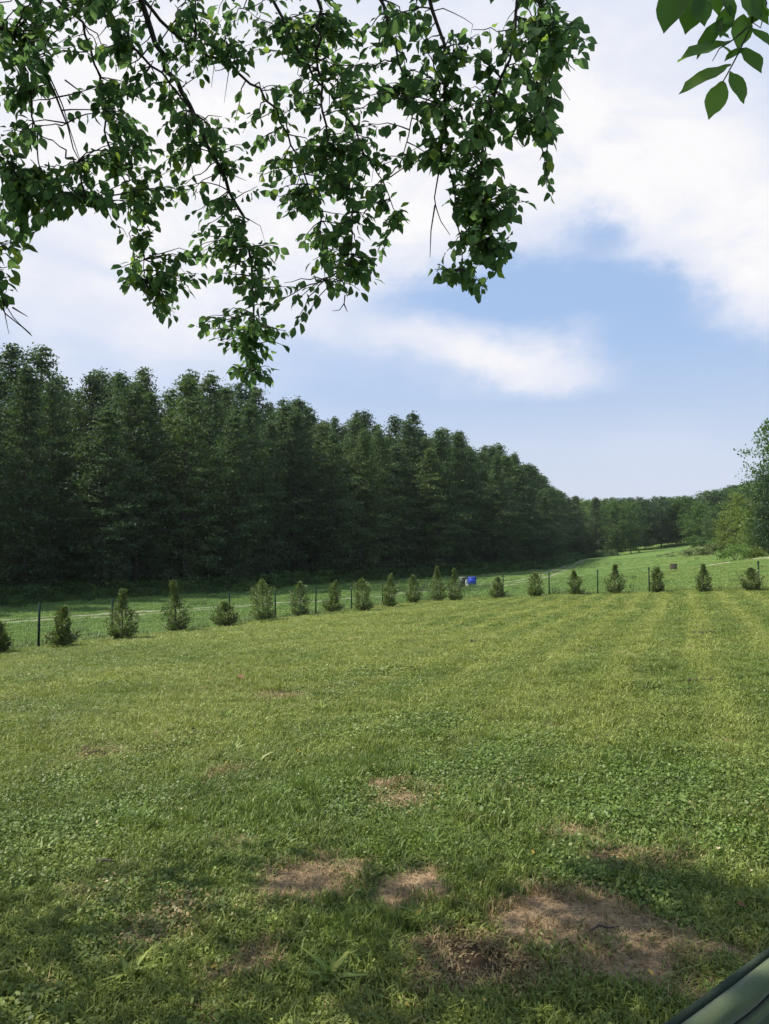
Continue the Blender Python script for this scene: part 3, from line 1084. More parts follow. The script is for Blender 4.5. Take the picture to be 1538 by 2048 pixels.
def forest():
    g = np.random.default_rng(31)
    rows = []
    # row 0 is the edge row
    for row, (back, step) in enumerate([(1.2, 4.3), (5.6, 4.3), (10.0, 4.8), (14.5, 5.0), (20.5, 5.4), (27, 6.5)]):
        s = g.uniform(0, 2)
        while s < len(edge_pts) - 1:
            i = int(s)
            D = edge_pts[i, 1]
            p = edge_pts[i] + e_n[i] * (back + g.normal(0, 0.7))
            rows.append((row, p[0], p[1], D))
            s += step * g.uniform(0.75, 1.3) * (1 + max(0, D - 90) / 160)
    forest_objs = []
    vis = 0
    for k, (row, x, y, D) in enumerate(rows):
        z = h1(x, y)
        px, _ = px_of((x, y, z + 10))
        if px < -420:
            continue
        ytop = np.interp(px, SKY[:, 0], SKY[:, 1])
        full = (1090 - ytop) / FPX * y + EYE[2] - z          # height that would touch the skyline
        if row == 0:
            ht = full * g.uniform(0.78, 0.99)
        elif row <= 2:
            ht = full * (g.uniform(0.88, 0.97) if g.uniform() < 0.6 else g.uniform(0.98, 1.04))
        else:
            ht = full * g.uniform(0.84, 0.95)
        ht = min(max(ht, 13), 27)
        if row == 0 and px > -60 and px < 1180:
            vis += 1
            near = min(range(len(BUSH)), key=lambda i: abs(BUSH[i][0] - px))
            lab = '%s dark green alder from the left in the front row of the forest' % ordinal(vis)
            grp = 'alders in the front row of the forest'
        elif row == 0:
            lab, grp = 'dark green alder of the forest edge beyond the left side', 'alders of the forest edge out of view'
        else:
            lab, grp = 'dark green alder crown rising deeper in the forest behind its front row', 'alders deeper in the forest'
        o = place_tree('alder_tree', alder_vars[int(g.integers(0, 8))], x, y, ht, g.uniform(0.8, 1.15) * (1.0 if D < 120 else 1.12), g.uniform(0, 6.28), lab, grp, z)
        if row > 0:
            forest_objs.append((o, ht, 3.2))
    skyline([o for o in forest_objs], -20, 1175, 'dark green alder whose top shows on the forest skyline, %s from the left', 'alders topping the forest skyline')
    print('forest trees', len(rows), 'front visible', vis)


forest()


def far_trees():
    g = np.random.default_rng(41)
    # x px, base px y, top px y, D, variant kind, width factor, label
    L = [
        (1190, 1112, 993, 205, 'a', 1.25, 'dark conical tree with a pointed top at the end of the forest beside the track'),
        (1152, 1114, 990, 222, 'a', 1.1, 'last dark alder of the forest edge behind the end of the track'),
        (1236, 1108, 1001, 215, 'b', 1.0, 'green tree with bare lower trunks right of the dark conical tree'),
        (1262, 1108, 1004, 222, 'b', 0.9, 'green rounded tree standing second right of the dark conical tree'),
        (1222, 1108, 1003, 240, 'b', 0.9, 'lighter green tree wedged behind the dark conical tree'),
        (1290, 1104, 998, 235, 'd', 0.95, 'dark tree at the far end of the meadow with a flat topped crown'),
        (1322, 1101, 992, 240, 'd', 1.05, 'tallest dark rounded tree in the far tree line'),
        (1352, 1099, 1000, 238, 'b', 0.85, 'mid green tree in the far line left of the hillock'),
        (1378, 1097, 992, 236, 'b', 1.0, 'tree in the far line directly behind the left end of the hillock'),
        (1402, 1092, 1003, 190, 'b', 0.9, 'green bushy tree rising behind the hillock top'),
        (1433, 1094, 1022, 165, 'd', 1.0, 'low dark rounded tree right behind the hillock'),
        (1458, 1096, 1004, 170, 'b', 0.9, 'green tree between the low dark tree and the yellowish trees'),
        (1478, 1104, 985, 135, 'y', 0.95, 'yellowish green tree left of the tall tree at the right edge'),
        (1455, 1102, 1020, 140, 'y', 0.9, 'lower yellowish green tree left of its taller yellowish neighbour'),
        (1505, 1108, 1000, 125, 'y', 1.0, 'yellowish green tree in front of the tall tree at the right edge'),
        (1524, 1112, 1040, 112, 'b', 0.9, 'small green tree below the tall tree at the right edge'),
        (1562, 1114, 836, 112, 'b', 0.86, 'tall dark green tree cut by the right edge of the view'),
        (1552, 1114, 930, 104, 'd', 0.80, 'green tree just left in front of the tall right edge tree'),
        (1640, 1114, 860, 125, 'b', 0.9, 'tall green tree outside the right edge of the view'),
        (1700, 1120, 930, 110, 'y', 0.9, 'yellowish tree outside the right edge of the view'),
    ]
    for (px, by, ty, D, kd, wd, lab) in L:
        p = P(px, by, D)
        z = h1(p[0], p[1])
        ht = EYE[2] + (1090 - ty) / FPX * D - z
        var = {'a': alder_vars, 'b': broad_vars, 'd': broad_vars, 'y': yellow_vars}[kd]
        v = var[int(g.integers(0, len(var)))]
        if kd == 'd':
            v = dark_vars[int(g.integers(0, len(dark_vars)))]
        place_tree('alder_tree' if kd == 'a' else 'broadleaf_tree', v, p[0], p[1], ht, wd * 1.05 * (0.78 if ht > 17 and kd != 'a' else 1.0 if kd == 'a' else 14.0 / max(ht, 9) if kd == 'b' else 1.0), g.uniform(0, 6.28), lab, None, z - 0.1)
    # second line and hillside behind
    n = 0
    hill = []
    for row, (D0, step) in enumerate([(262, 17), (300, 20), (345, 24)]):
        px = 1130
        while px < 1640:
            D = D0 + g.uniform(-9, 9)
            X = (px - 769) / FPX * D
            z = h1(X, D)
            ytop = np.interp(px, [1130, 1200, 1300, 1400, 1440, 1500, 1640], [1002, 1004, 1000, 990, 982, 970, 940]) + g.uniform(-8, 12) + (0 if row < 2 else -1)
            ht = np.clip(EYE[2] + (1090 - ytop) / FPX * D - z, 9, 22)
            v = (dark_vars + broad_vars)[int(g.integers(0, 8))]
            o = place_tree('broadleaf_tree', v, X, D, ht, 1.15, g.uniform(0, 6.28),
                       'dark green tree on the wooded hillside behind the far end of the meadow', 'trees on the far wooded hillside', z - 0.2)
            px += step * g.uniform(0.7, 1.3)
            hill.append((o, ht, 5))
            n += 1
    skyline(hill, 1120, 1545, 'dark green tree topping the far wooded hillside, %s from the left', 'trees on the crest of the far hillside')
    print('hill trees', n)


M_darkb = leaf_mat('dark_broadleaf', (0.030, 0.062, 0.030), (0.050, 0.088, 0.038), trans=0.25, obj_var=0.2)
dark_vars = []
for (tr_, cr_, h_) in broad_vars:
    c2 = cr_.copy()
    c2.materials.clear()
    c2.materials.append(M_darkb)
    dark_vars.append((tr_, c2, h_))
far_trees()


def shrub(name, px, by, D, w, h, mat, label, seed, n=900, ls=0.25, group=None):
    g = np.random.default_rng(seed)
    p = P(px, by, D)
    z = h1(p[0], p[1])
    pts = []
    for k in range(max(4, int(w * 3))):
        a = g.uniform(0, 6.28)
        r = w / 2 * math.sqrt(g.uniform(0, 1)) * 0.85
        hh = h * (1 - 0.55 * (r / (w / 2)) ** 2) * g.uniform(0.6, 1)
        q = g.normal(0, 1, (n // 8, 3)) * np.array([0.38, 0.38, 0.30]) * min(w, 2.5) * 0.4
        pts.append(q + np.array([r * math.cos(a), r * math.sin(a), hh * g.uniform(0.35, 0.85)]))
    pts = np.concatenate(pts)
    pts = pts[pts[:, 2] > 0.02]
    e = ob(name, None, loc=(p[0], p[1], z), label=label, category='shrub')
    if group:
        e['group'] = group
    V, F = leaf_quads(pts, ls, g, 0.4)
    ob('crown', mesh_np('crown', V, F, mat), e)
    ps = []
    for k in range(7):
        a = g.uniform(0, 6.28)
        ps.append((np.array([[0, 0, -0.1], [0.15 * w * math.cos(a), 0.15 * w * math.sin(a), h * .4], [0.32 * w * math.cos(a), 0.32 * w * math.sin(a), h * .75]]), np.array([0.03, 0.02, 0.008])))
    ob('stem', mesh_np('stem', *tubes(ps, 5), M_bark, True), e)


M_shrubl = leaf_mat('shrub_leaves', (0.075, 0.145, 0.035), (0.12, 0.19, 0.05), trans=0.3, obj_var=0.1)
shrub('shrub', 1470, 1111, 104, 5.2, 3.4, M_shrubl, 'bright green spreading shrub below the yellowish trees at the right', 1)
shrub('shrub', 1510, 1113, 106, 4.0, 2.0, M_yellow, 'low yellowish shrub right of the bright spreading shrub', 2)
shrub('shrub', 1397, 1108, 140, 5.5, 1.7, M_conif, 'low dull brown green bramble on the left slope of the hillock', 3)
shrub('shrub', 1427, 1104, 142, 6.0, 1.5, M_conif, 'low dull brown green bramble on the right shoulder of the hillock', 4)
shrub('shrub', 1224, 1114, 200, 4.5, 1.4, M_darkb, 'dark low bush beside the bare trunks at the far meadow end', 5)
shrub('shrub', 1186, 1117, 198, 7.0, 2.5, M_darkb, 'dark bush at the foot of the conical tree by the track', 6)
shrub('shrub', 842, 1182, 66, 3.2, 1.3, M_weed, 'leafy weed bush left of the bins behind the fence', 7, ls=0.12)
shrub('shrub', 895, 1178, 68, 2.6, 1.0, M_weed, 'low weed bush beside the dark bin', 8, ls=0.12)
shrub('shrub', 1440, 1098, 150, 5, 2.0, M_shrubl, 'light green bush between hillock and yellowish trees', 9)

# ------------------------------------------------------------------ row of young conifers
bush_words = [
    'young conifer cut off by the left edge of the view', 'thin spiky young conifer right of the leftmost fence post', 'wide bulbous young conifer with a narrow pointed leader, leftmost of the two big ones',
    'tall young conifer with bulbous base, right one of the two big ones at left', 'shortest squat dark young conifer, standing alone in the left row',
    'tall full young conifer right of the shortest squat one', 'slim dense young conifer, second right of the shortest squat one', 'small loose young conifer, third right of the shortest squat one',
    'full oval young conifer, fourth right of the shortest squat one', 'upright young conifer hiding the post before the weed bush', 'small brownish young conifer in front of the weed bush',
    'tallest slender young conifer of the pair left of the bins', 'young conifer standing right in front of the dark bin', 'small young conifer touching the first fence post right of the blue bin',
    'broad based young conifer between first and second post right of the blue bin', 'thin lopsided young conifer with a loose side branch in the right row',
    'largest triangular young conifer in the right row', 'narrowest columnar young conifer in the right row', 'spire shaped young conifer with a fence post rising from behind its tip',
    'squat round young conifer beside the last fence post at the right']


def sapling(i, pos, ht, wd, kind):
    g = np.random.default_rng(500 + i)
    e = ob('young_conifer', None, loc=tuple(pos), label=bush_words[i], category='sapling', group='young conifers planted along the wire fence')

    def pr(t):
        if kind == 2:
            return (0.62 + 1.0 * t if t < 0.36 else max(0.10, 1.0 - (t - 0.36) * 2.6 if t < 0.62 else 0.26 * (1 - (t - 0.62) / 0.42)))
        if kind == 0:
            return 0.7 + 0.3 * math.sin(t * 5) if t < 0.45 else max(0.08, 0.95 * (1 - (t - 0.45) / 0.56))
        if kind == 1:
            return (0.75 + 0.25 * math.sin(i + t * 11)) * (0.95 if t < 0.35 else max(0.1, 1 - (t - 0.35) / 0.72))
        return 0.70 + 0.7 * t if t < 0.4 else max(0.10, 0.98 * (1 - ((t - 0.4) / 0.62) ** 1.4))
    N = 430
    e.rotation_euler = (g.normal(0, .04), g.normal(0, .05), 0)
    polys = [(np.array([[0, 0, -0.05], [g.normal(0, .015), g.normal(0, .015), ht * .5], [g.normal(0, .02), 0, ht * .97]]), np.array([0.022, 0.014, 0.005]))]
    cs, ds, ls = [], [], []
    for k in range(N):
        t = g.uniform(0, 1) ** 1.55
        a = g.uniform(0, 6.28)
        lump = 0.78 + 0.34 * math.sin(a * 2 + i) * math.sin(t * 9 + i) + g.normal(0, 0.10)
        L = wd / 2 * pr(t) * lump
        z0 = ht * (0.03 + 0.90 * t)
        el_ = 0.55 + 0.5 * t + g.normal(0, 0.15)
        d = np.array([math.cos(a), math.sin(a), math.tan(min(el_, 1.3)) * 0.8])
        base = np.array([0, 0, max(0.03, z0 - L * d[2] * 0.55)])
        tip = base + np.array([d[0] * L, d[1] * L, L * d[2]])
        m = 5
        for q in range(m):
            f = 0.35 + 0.65 * (q + g.uniform(0, 1)) / m
            cs.append(base + (tip - base) * f + g.normal(0, 0.018, 3))
            dd = (tip - base) / (np.linalg.norm(tip - base) + 1e-6) + g.normal(0, 0.45, 3)
            ds.append(dd / np.linalg.norm(dd))
            ls.append(g.uniform(0.06, 0.13))
        if k % 9 == 0:
            polys.append((np.array([base, tip]), np.array([0.006, 0.002])))
    cs, ds, ls = np.array(cs), np.array(ds), np.array(ls)[:, None]
    w = np.cross(ds, unit(len(ds), g))
    w /= np.linalg.norm(w, axis=1)[:, None]
    V = np.stack([cs, cs + ds * ls * .45 + w * ls * .20, cs + ds * ls, cs + ds * ls * .45 - w * ls * .20], 1).reshape(-1, 3)
    ob('foliage', mesh_np('foliage', V, np.arange(len(V)).reshape(-1, 4), M_conif), e)
    ob('stem', mesh_np('stem', *tubes(polys, 5), M_bark, True), e)


for i, (b, p) in enumerate(zip(BUSH, bush_pos)):
    sapling(i, p, (b[1] - b[2]) / FPX * p[1] * 1.02, b[3] / FPX * p[1] * 1.55, b[4])


# ------------------------------------------------------------------ wire fence
def fence():
    root = ob('wire_fence', None, loc=(CORNER[0], CORNER[1], h1(*CORNER)), label='green wire mesh fence on thin posts behind the row of young conifers', category='fence')
    o0 = np.array(root.location)

    def on_line(px, p0, d):
        # point of the fence line seen at pixel column px
        r = pix_dir(px, 1150)
        k = r[0] / r[1]
        t = (k * p0[1] - p0[0]) / (d[0] - k * d[1])
        return p0 + d * t
    lp = [on_line(x, L0f, dl) for x in (80, 226, 352, 459, 551, 632, 703, 765, 822, 872)]
    step = lp[0] - lp[1]
    lp = [lp[0] + step * 2, lp[0] + step] + lp + [CORNER]
    rp = [on_line(x, R0f, dr) for x in (1006, 1098, 1195, 1298, 1406, 1517)]
    step = rp[-1] - rp[-2]
    rp = [CORNER] + rp + [rp[-1] + step, rp[-1] + step * 2]
    HT = 1.27
    V, F = box(0, 0, -0.15, 0.05, 0.05, HT + 0.15)
    V2, F2 = box(0, 0, HT, 0.058, 0.058, 0.02, 0.8, 0.8)
    post_me = mesh_np('post', V, F, M_post)
    cap_me = mesh_np('post_cap', V2, F2, M_post)
    cl_V, cl_F = box(0, 0, 0, 0.085, 0.03, 0.03)
    clip_me = mesh_np('clip', cl_V, cl_F, M_post)
    for run in (lp, rp[1:]):
        for p in run:
            z = h1(p[0], p[1])
            o = ob('post', post_me, root, loc=tuple(np.array([p[0], p[1], z]) - o0))
            ob('cap', cap_me, o)
            for hz in (0.05, 0.62, 1.18):
                ob('clip', clip_me, o, loc=(0, 0.0, hz))
    for run in (lp, rp):
        for a, b in zip(run[:-1], run[1:]):
            L = np.linalg.norm(b - a)
            parts = []
            m = int(L / 0.055)
            for k in range(1, m):
                q = a + (b - a) * k / m
                z = h1(q[0], q[1])
                parts.append(tubes([(np.array([[q[0], q[1], z + 0.03], [q[0], q[1], z + HT - 0.05]]) - o0, np.array([.0019, .0019]))], 3))
            for hz in list(np.arange(0.04, HT - 0.03, 0.1975)):
                line = np.array([[*(a + (b - a) * f), h1(*(a + (b - a) * f)) + hz] for f in np.linspace(0.008, 0.992, 4)]) - o0
                parts.append(tubes([(line, np.full(4, .0028))], 3))
            V, F = join(parts)
            ob('wire_mesh', mesh_np('wire_mesh', V, F, M_wire), root, kind='stuff')


fence()

# small stake by the corner
sp = hit(929, 1197)
V, F = join([box(0, 0, -0.1, 0.035, 0.035, 0.40, 0.9, 0.9), box(0, 0, 0.30, 0.045, 0.045, 0.02)])
ob('wooden_stake', mesh_np('wooden_stake', V, F, M_bark), loc=tuple(sp), label='thin short stake in the grass right of the conifer by the dark bin', category='stake')

# ------------------------------------------------------------------ bins
M_blue = plain_mat('blue_plastic', (0.018, 0.055, 0.42), 0.4, (0.015, 0.045, 0.36), scale=5)
M_dkbin = plain_mat('dark_plastic', (0.035, 0.05, 0.03), 0.5, (0.045, 0.055, 0.04), scale=5)
M_lid = plain_mat('grey_lid', (0.16, 0.18, 0.13), 0.5)
M_rub = plain_mat('black_rubber', (0.015, 0.015, 0.015), 0.8)
M_white = plain_mat('white_plastic', (0.65, 0.62, 0.60), 0.5, (0.5, 0.5, 0.5), scale=6)


def bin_(px, by, D, w, h, mb, ml, rz, label):
    p = P(px, by, D)
    e = ob('wheelie_bin', None, loc=(p[0], p[1], h1(p[0], p[1])), label=label, category='bin', group='bins behind the wire fence')
    e.rotation_euler = (0, 0, rz)
    d = w * 0.95
    V, F = join([box(0, 0, 0.04, w * .78, d * .78, h * .84, 1.27, 1.27), box(0, 0, h * .86, w * 1.06, d * 1.06, 0.045), box(0, -d * .42, h * .45, w * .5, 0.02, h * .04)])
    ob('body', mesh_np('body', V, F, mb), e)
    V, F = join([box(0, 0, h * .86 + .047, w * 1.08, d * 1.08, 0.05, .93, .93), box(0, 0.02, h * .86 + .099, w * .9, d * .9, 0.03, .8, .8)])
    ob('lid', mesh_np('lid', V, F, ml), e)
    V, F = tubes([(np.array([[-w * .42, d * .6, h * .86], [0, d * .62, h * .86], [w * .42, d * .6, h * .86]]), np.full(3, .018))], 6)
    ob('handle', mesh_np('handle', V, F, mb), e)
    for s in (-1, 1):
        V, F = tubes([(np.array([[s * w * .38 - .035, d * .40, 0.11], [s * w * .38 - .03, d * .40, 0.11], [s * w * .38 + .03, d * .40, 0.11], [s * w * .38 + .035, d * .40, 0.11]]), np.array([.02, .11, .11, .02]))], 12)
        ob('wheel', mesh_np('wheel', V, F, M_rub), e)


bin_(944, 1172, 74, 0.74, 0.97, M_blue, M_blue, 0.15, 'bright blue wheelie bin standing on the meadow behind the fence')
bin_(925, 1172.5, 75.5, 0.68, 0.93, M_dkbin, M_lid, -0.1, 'dark green grey wheelie bin left of the blue bin')
for k, (px, by, w, h, lab) in enumerate([(935, 1172, .34, .34, 'small white sack on the ground between dark and blue bin'), (919, 1173, .30, .40, 'small white sack at the left foot of the dark bin'),
                                         (932.5, 1165, .20, .75, 'narrow upright white container between dark and blue bin')]):
    p = P(px, by, 74.3)
    g = np.random.default_rng(900 + k)
    rings = []
    for q, (r, z) in enumerate([(0.35, 0.0), (0.5, 0.05), (0.52, 0.4), (0.46, 0.75), (0.22, 0.92), (0.12, 0.96), (0.2, 1.0)]):
        a = np.arange(10) * 2 * np.pi / 10
        rr = w * r * (1 + g.normal(0, 0.07, 10))
        rings.append(np.stack([rr * np.cos(a), rr * np.sin(a), np.full(10, z * h)], -1))
    V = np.concatenate(rings)
    i = np.arange(6)[:, None] * 10
    j = np.arange(10)[None]
    F = np.stack([i + j, i + (j + 1) % 10, i + 10 + (j + 1) % 10, i + 10 + j], -1).reshape(-1, 4)
    gp = hit(px, 1173)
    ob('white_sack', mesh_np('white_sack', V, F, M_white, True), loc=(p[0], p[1], h1(p[0], p[1])), label=lab, category='sack')

# ------------------------------------------------------------------ small brown board on the meadow
bp = P(1347, 1143, 85)
e = ob('notice_board', None, loc=(bp[0], bp[1], h1(bp[0], bp[1])), label='small brown board on short pale legs far out on the meadow', category='sign')
M_board = plain_mat('brown_board', (0.13, 0.095, 0.07), 0.8, (0.10, 0.07, 0.05), scale=4)
M_pale = plain_mat('pale_wood', (0.5, 0.45, 0.36), 0.8)
for k in range(4):
    V, F = box(0, 0, 0.24 + k * 0.155, 0.84, 0.03, 0.15)
    ob('plank', mesh_np('plank', V, F, M_board), e, kind=None) if False else ob('plank', mesh_np('plank', V, F, M_board), e)
for s in (-1, 1):
    V, F = box(s * 0.2, 0.035, -0.1, 0.06, 0.035, 0.92)
    ob('leg', mesh_np('leg', V, F, M_pale), e)
# logs of the footbridge where the track meets the forest
br = P(1158, 1119, 205)
e = ob('log_pile', None, loc=(br[0], br[1], h1(br[0], br[1])), label='pale grey logs lying where the track meets the forest', category='logs')
for k in range(4):
    V, F = tubes([(np.array([[-3.2, -1.5 + k * .5, .18 + .06 * (k % 2)], [0, k * .45, .22], [3.0, 1.6 + k * .4, .2]]), np.array([.17, .15, .12]))], 8)
    ob('log', mesh_np('log', V, F, M_pale, True), e)


# ------------------------------------------------------------------ leaves and overhanging branches
def leaf_shape(L, Wd, cup=0.12, droop=0.18, seed=0, holes=False):
    """an ovate pointed leaf with a folded midrib; stalk at the origin, tip towards +Y"""
    g = np.random.default_rng(seed)
    ys = np.array([0.0, 0.06, 0.16, 0.30, 0.46, 0.62, 0.76, 0.88, 1.0])
    ws = np.array([0.02, 0.13, 0.28, 0.43, 0.50, 0.47, 0.34, 0.15, 0.0])
    ws = ws * (1 + g.normal(0, 0.05, 9))
    V, F = [], []
    for y, w in zip(ys, ws):
        zc = -droop * y * y * L
        V.append((-w * Wd, y * L, zc + cup * w * Wd * 1.6))
        V.append((0, y * L, zc))
        V.append((w * Wd, y * L, zc + cup * w * Wd * 1.6))
    for i in range(8):
        a = i * 3
        F += [(a, a + 1, a + 4, a + 3), (a + 1, a + 2, a + 5, a + 4)]
    V = np.array(V)
    V[:, 2] += g.normal(0, 0.012 * L, len(V))
    return V, np.array(F)


def frames(dirs, ups, g):
    """rotation matrices with +Y along dirs and +Z near ups"""
    y = dirs / (np.linalg.norm(dirs, axis=1)[:, None] + 1e-9)
    x = np.cross(y, ups)
    x /= np.linalg.norm(x, axis=1)[:, None] + 1e-9
    z = np.cross(x, y)
    return np.stack([x, y, z], -1)


def grow(attract, limbs, g, leaf_len, nleaf=(6, 11), spread=0.05):
    """twigs from the nearest limb point to each attractor, with leaves along their ends"""
    lim = np.concatenate([resample(p, 0.05) for p, r in limbs])
    twigs, lp, ldir, lup, llen = [], [], [], [], []
    for a in attract:
        d2 = ((lim - a) ** 2).sum(1) + 0.5 * np.maximum(0, a[2] - lim[:, 2]) ** 2
        b = lim[int(np.argmin(d2))]
        v = a - b
        L = np.linalg.norm(v)
        if L > 0.9:
            b = a - v / L * 0.9 * g.uniform(0.6, 1)
            b = b + np.array([0, 0, 0.12])
            v = a - b
            L = np.linalg.norm(v)
        side_ = unit(1, g)[0]
        mid = b + v * 0.5 + side_ * L * 0.13 + np.array([0, 0, 0.06 * L])
        n = max(5, int(L / 0.04))
        t = np.linspace(0, 1, n)[:, None]
        pts = b * (1 - t) ** 2 + 2 * mid * t * (1 - t) + a * t * t
        pts[1:-1] += g.normal(0, 0.006, (n - 2, 3))
        twigs.append((pts, np.linspace(0.0035, 0.0012, n) * (1 + 0.4 * L)))
        k = int(g.integers(*nleaf))
        span = min(0.26, L)
        for j in range(k):
            s = 1 - (j / k) * span / max(L, 1e-3) * g.uniform(0.85, 1.1)
            s = min(max(s, 0), 1)
            f = s * (n - 1)
            i0 = min(int(f), n - 2)
            p = pts[i0] + (pts[i0 + 1] - pts[i0]) * (f - i0)
            tdir = pts[i0 + 1] - pts[i0]
            tdir = tdir / (np.linalg.norm(tdir) + 1e-9)
            out = np.cross(tdir, unit(1, g)[0])
            out /= np.linalg.norm(out) + 1e-9
            d = out * 0.9 + tdir * 0.40 + np.array([0, 0, -0.80]) + g.normal(0, 0.25, 3)
            if j == 0:
                d = tdir + np.array([0, 0, -0.4])
            lp.append(p + d / np.linalg.norm(d) * 0.012 + g.normal(0, 0.004, 3))
            ldir.append(d)
            lup.append(np.array([0, 0, 1.0]) + g.normal(0, 0.55, 3))
            llen.append(leaf_len * g.uniform(0.62, 1.15))
    return twigs, np.array(lp), frames(np.array(ldir), np.array(lup), g), np.array(llen)


def mat4(p, R, s):
    M = Matrix.Identity(4)
    for i in range(3):
        for j in range(3):
            M[i][j] = float(R[i][j]) * float(s)
        M[i][3] = float(p[i])
    return M


def foliage(root, root_loc, name, lp, R, ll, shapes, mat, as_parts):
    """the leaves that show largest become parts, the rest one part of kind stuff"""
    n = len(lp)
    d = lp - EYE
    c, s = math.cos(PITCH), math.sin(PITCH)
    fz = d[:, 1] * c + d[:, 2] * s
    px = 769 + FPX * d[:, 0] / np.maximum(fz, .01)
    py = 1024 - FPX * (-d[:, 1] * s + d[:, 2] * c) / np.maximum(fz, .01)
    vis = (fz > 0.3) & (px > 0) & (px < 1538) & (py > 0) & (py < 2048)
    size = np.where(vis, ll / np.maximum(fz, .3), -1)
    order = np.argsort(-size)
    single = [i for i in order[:as_parts] if vis[i]]
    rest = np.array([i for i in range(n) if i not in set(single)], dtype=int)
    mes = []
    for k, (V, F) in enumerate(shapes):
        mes.append(mesh_np('leaf', V, F, mat, True))
    g = np.random.default_rng(77)
    pick = g.integers(0, len(shapes), n)
    for i in single:
        o = ob('leaf', mes[pick[i]], root)
        o.matrix_local = mat4(lp[i] - root_loc, R[i], ll[i])
    if len(rest):
        Vs, Fs, b = [], [], 0
        for k, (V, F) in enumerate(shapes):
            idx = rest[pick[rest] == k]
            if not len(idx):
                continue
            W_ = np.einsum('nij,vj->nvi', R[idx], V) * ll[idx][:, None, None] + (lp[idx] - root_loc)[:, None, :]
            Vs.append(W_.reshape(-1, 3))
            Fs.append((F[None] + (np.arange(len(idx)) * len(V))[:, None, None]).reshape(-1, 4) + b)
            b += len(idx) * len(V)
        ob(name, mesh_np(name, np.concatenate(Vs), np.concatenate(Fs), mat, True), root, kind='stuff')
    print(name, 'leaves', n, 'visible', int(vis.sum()))


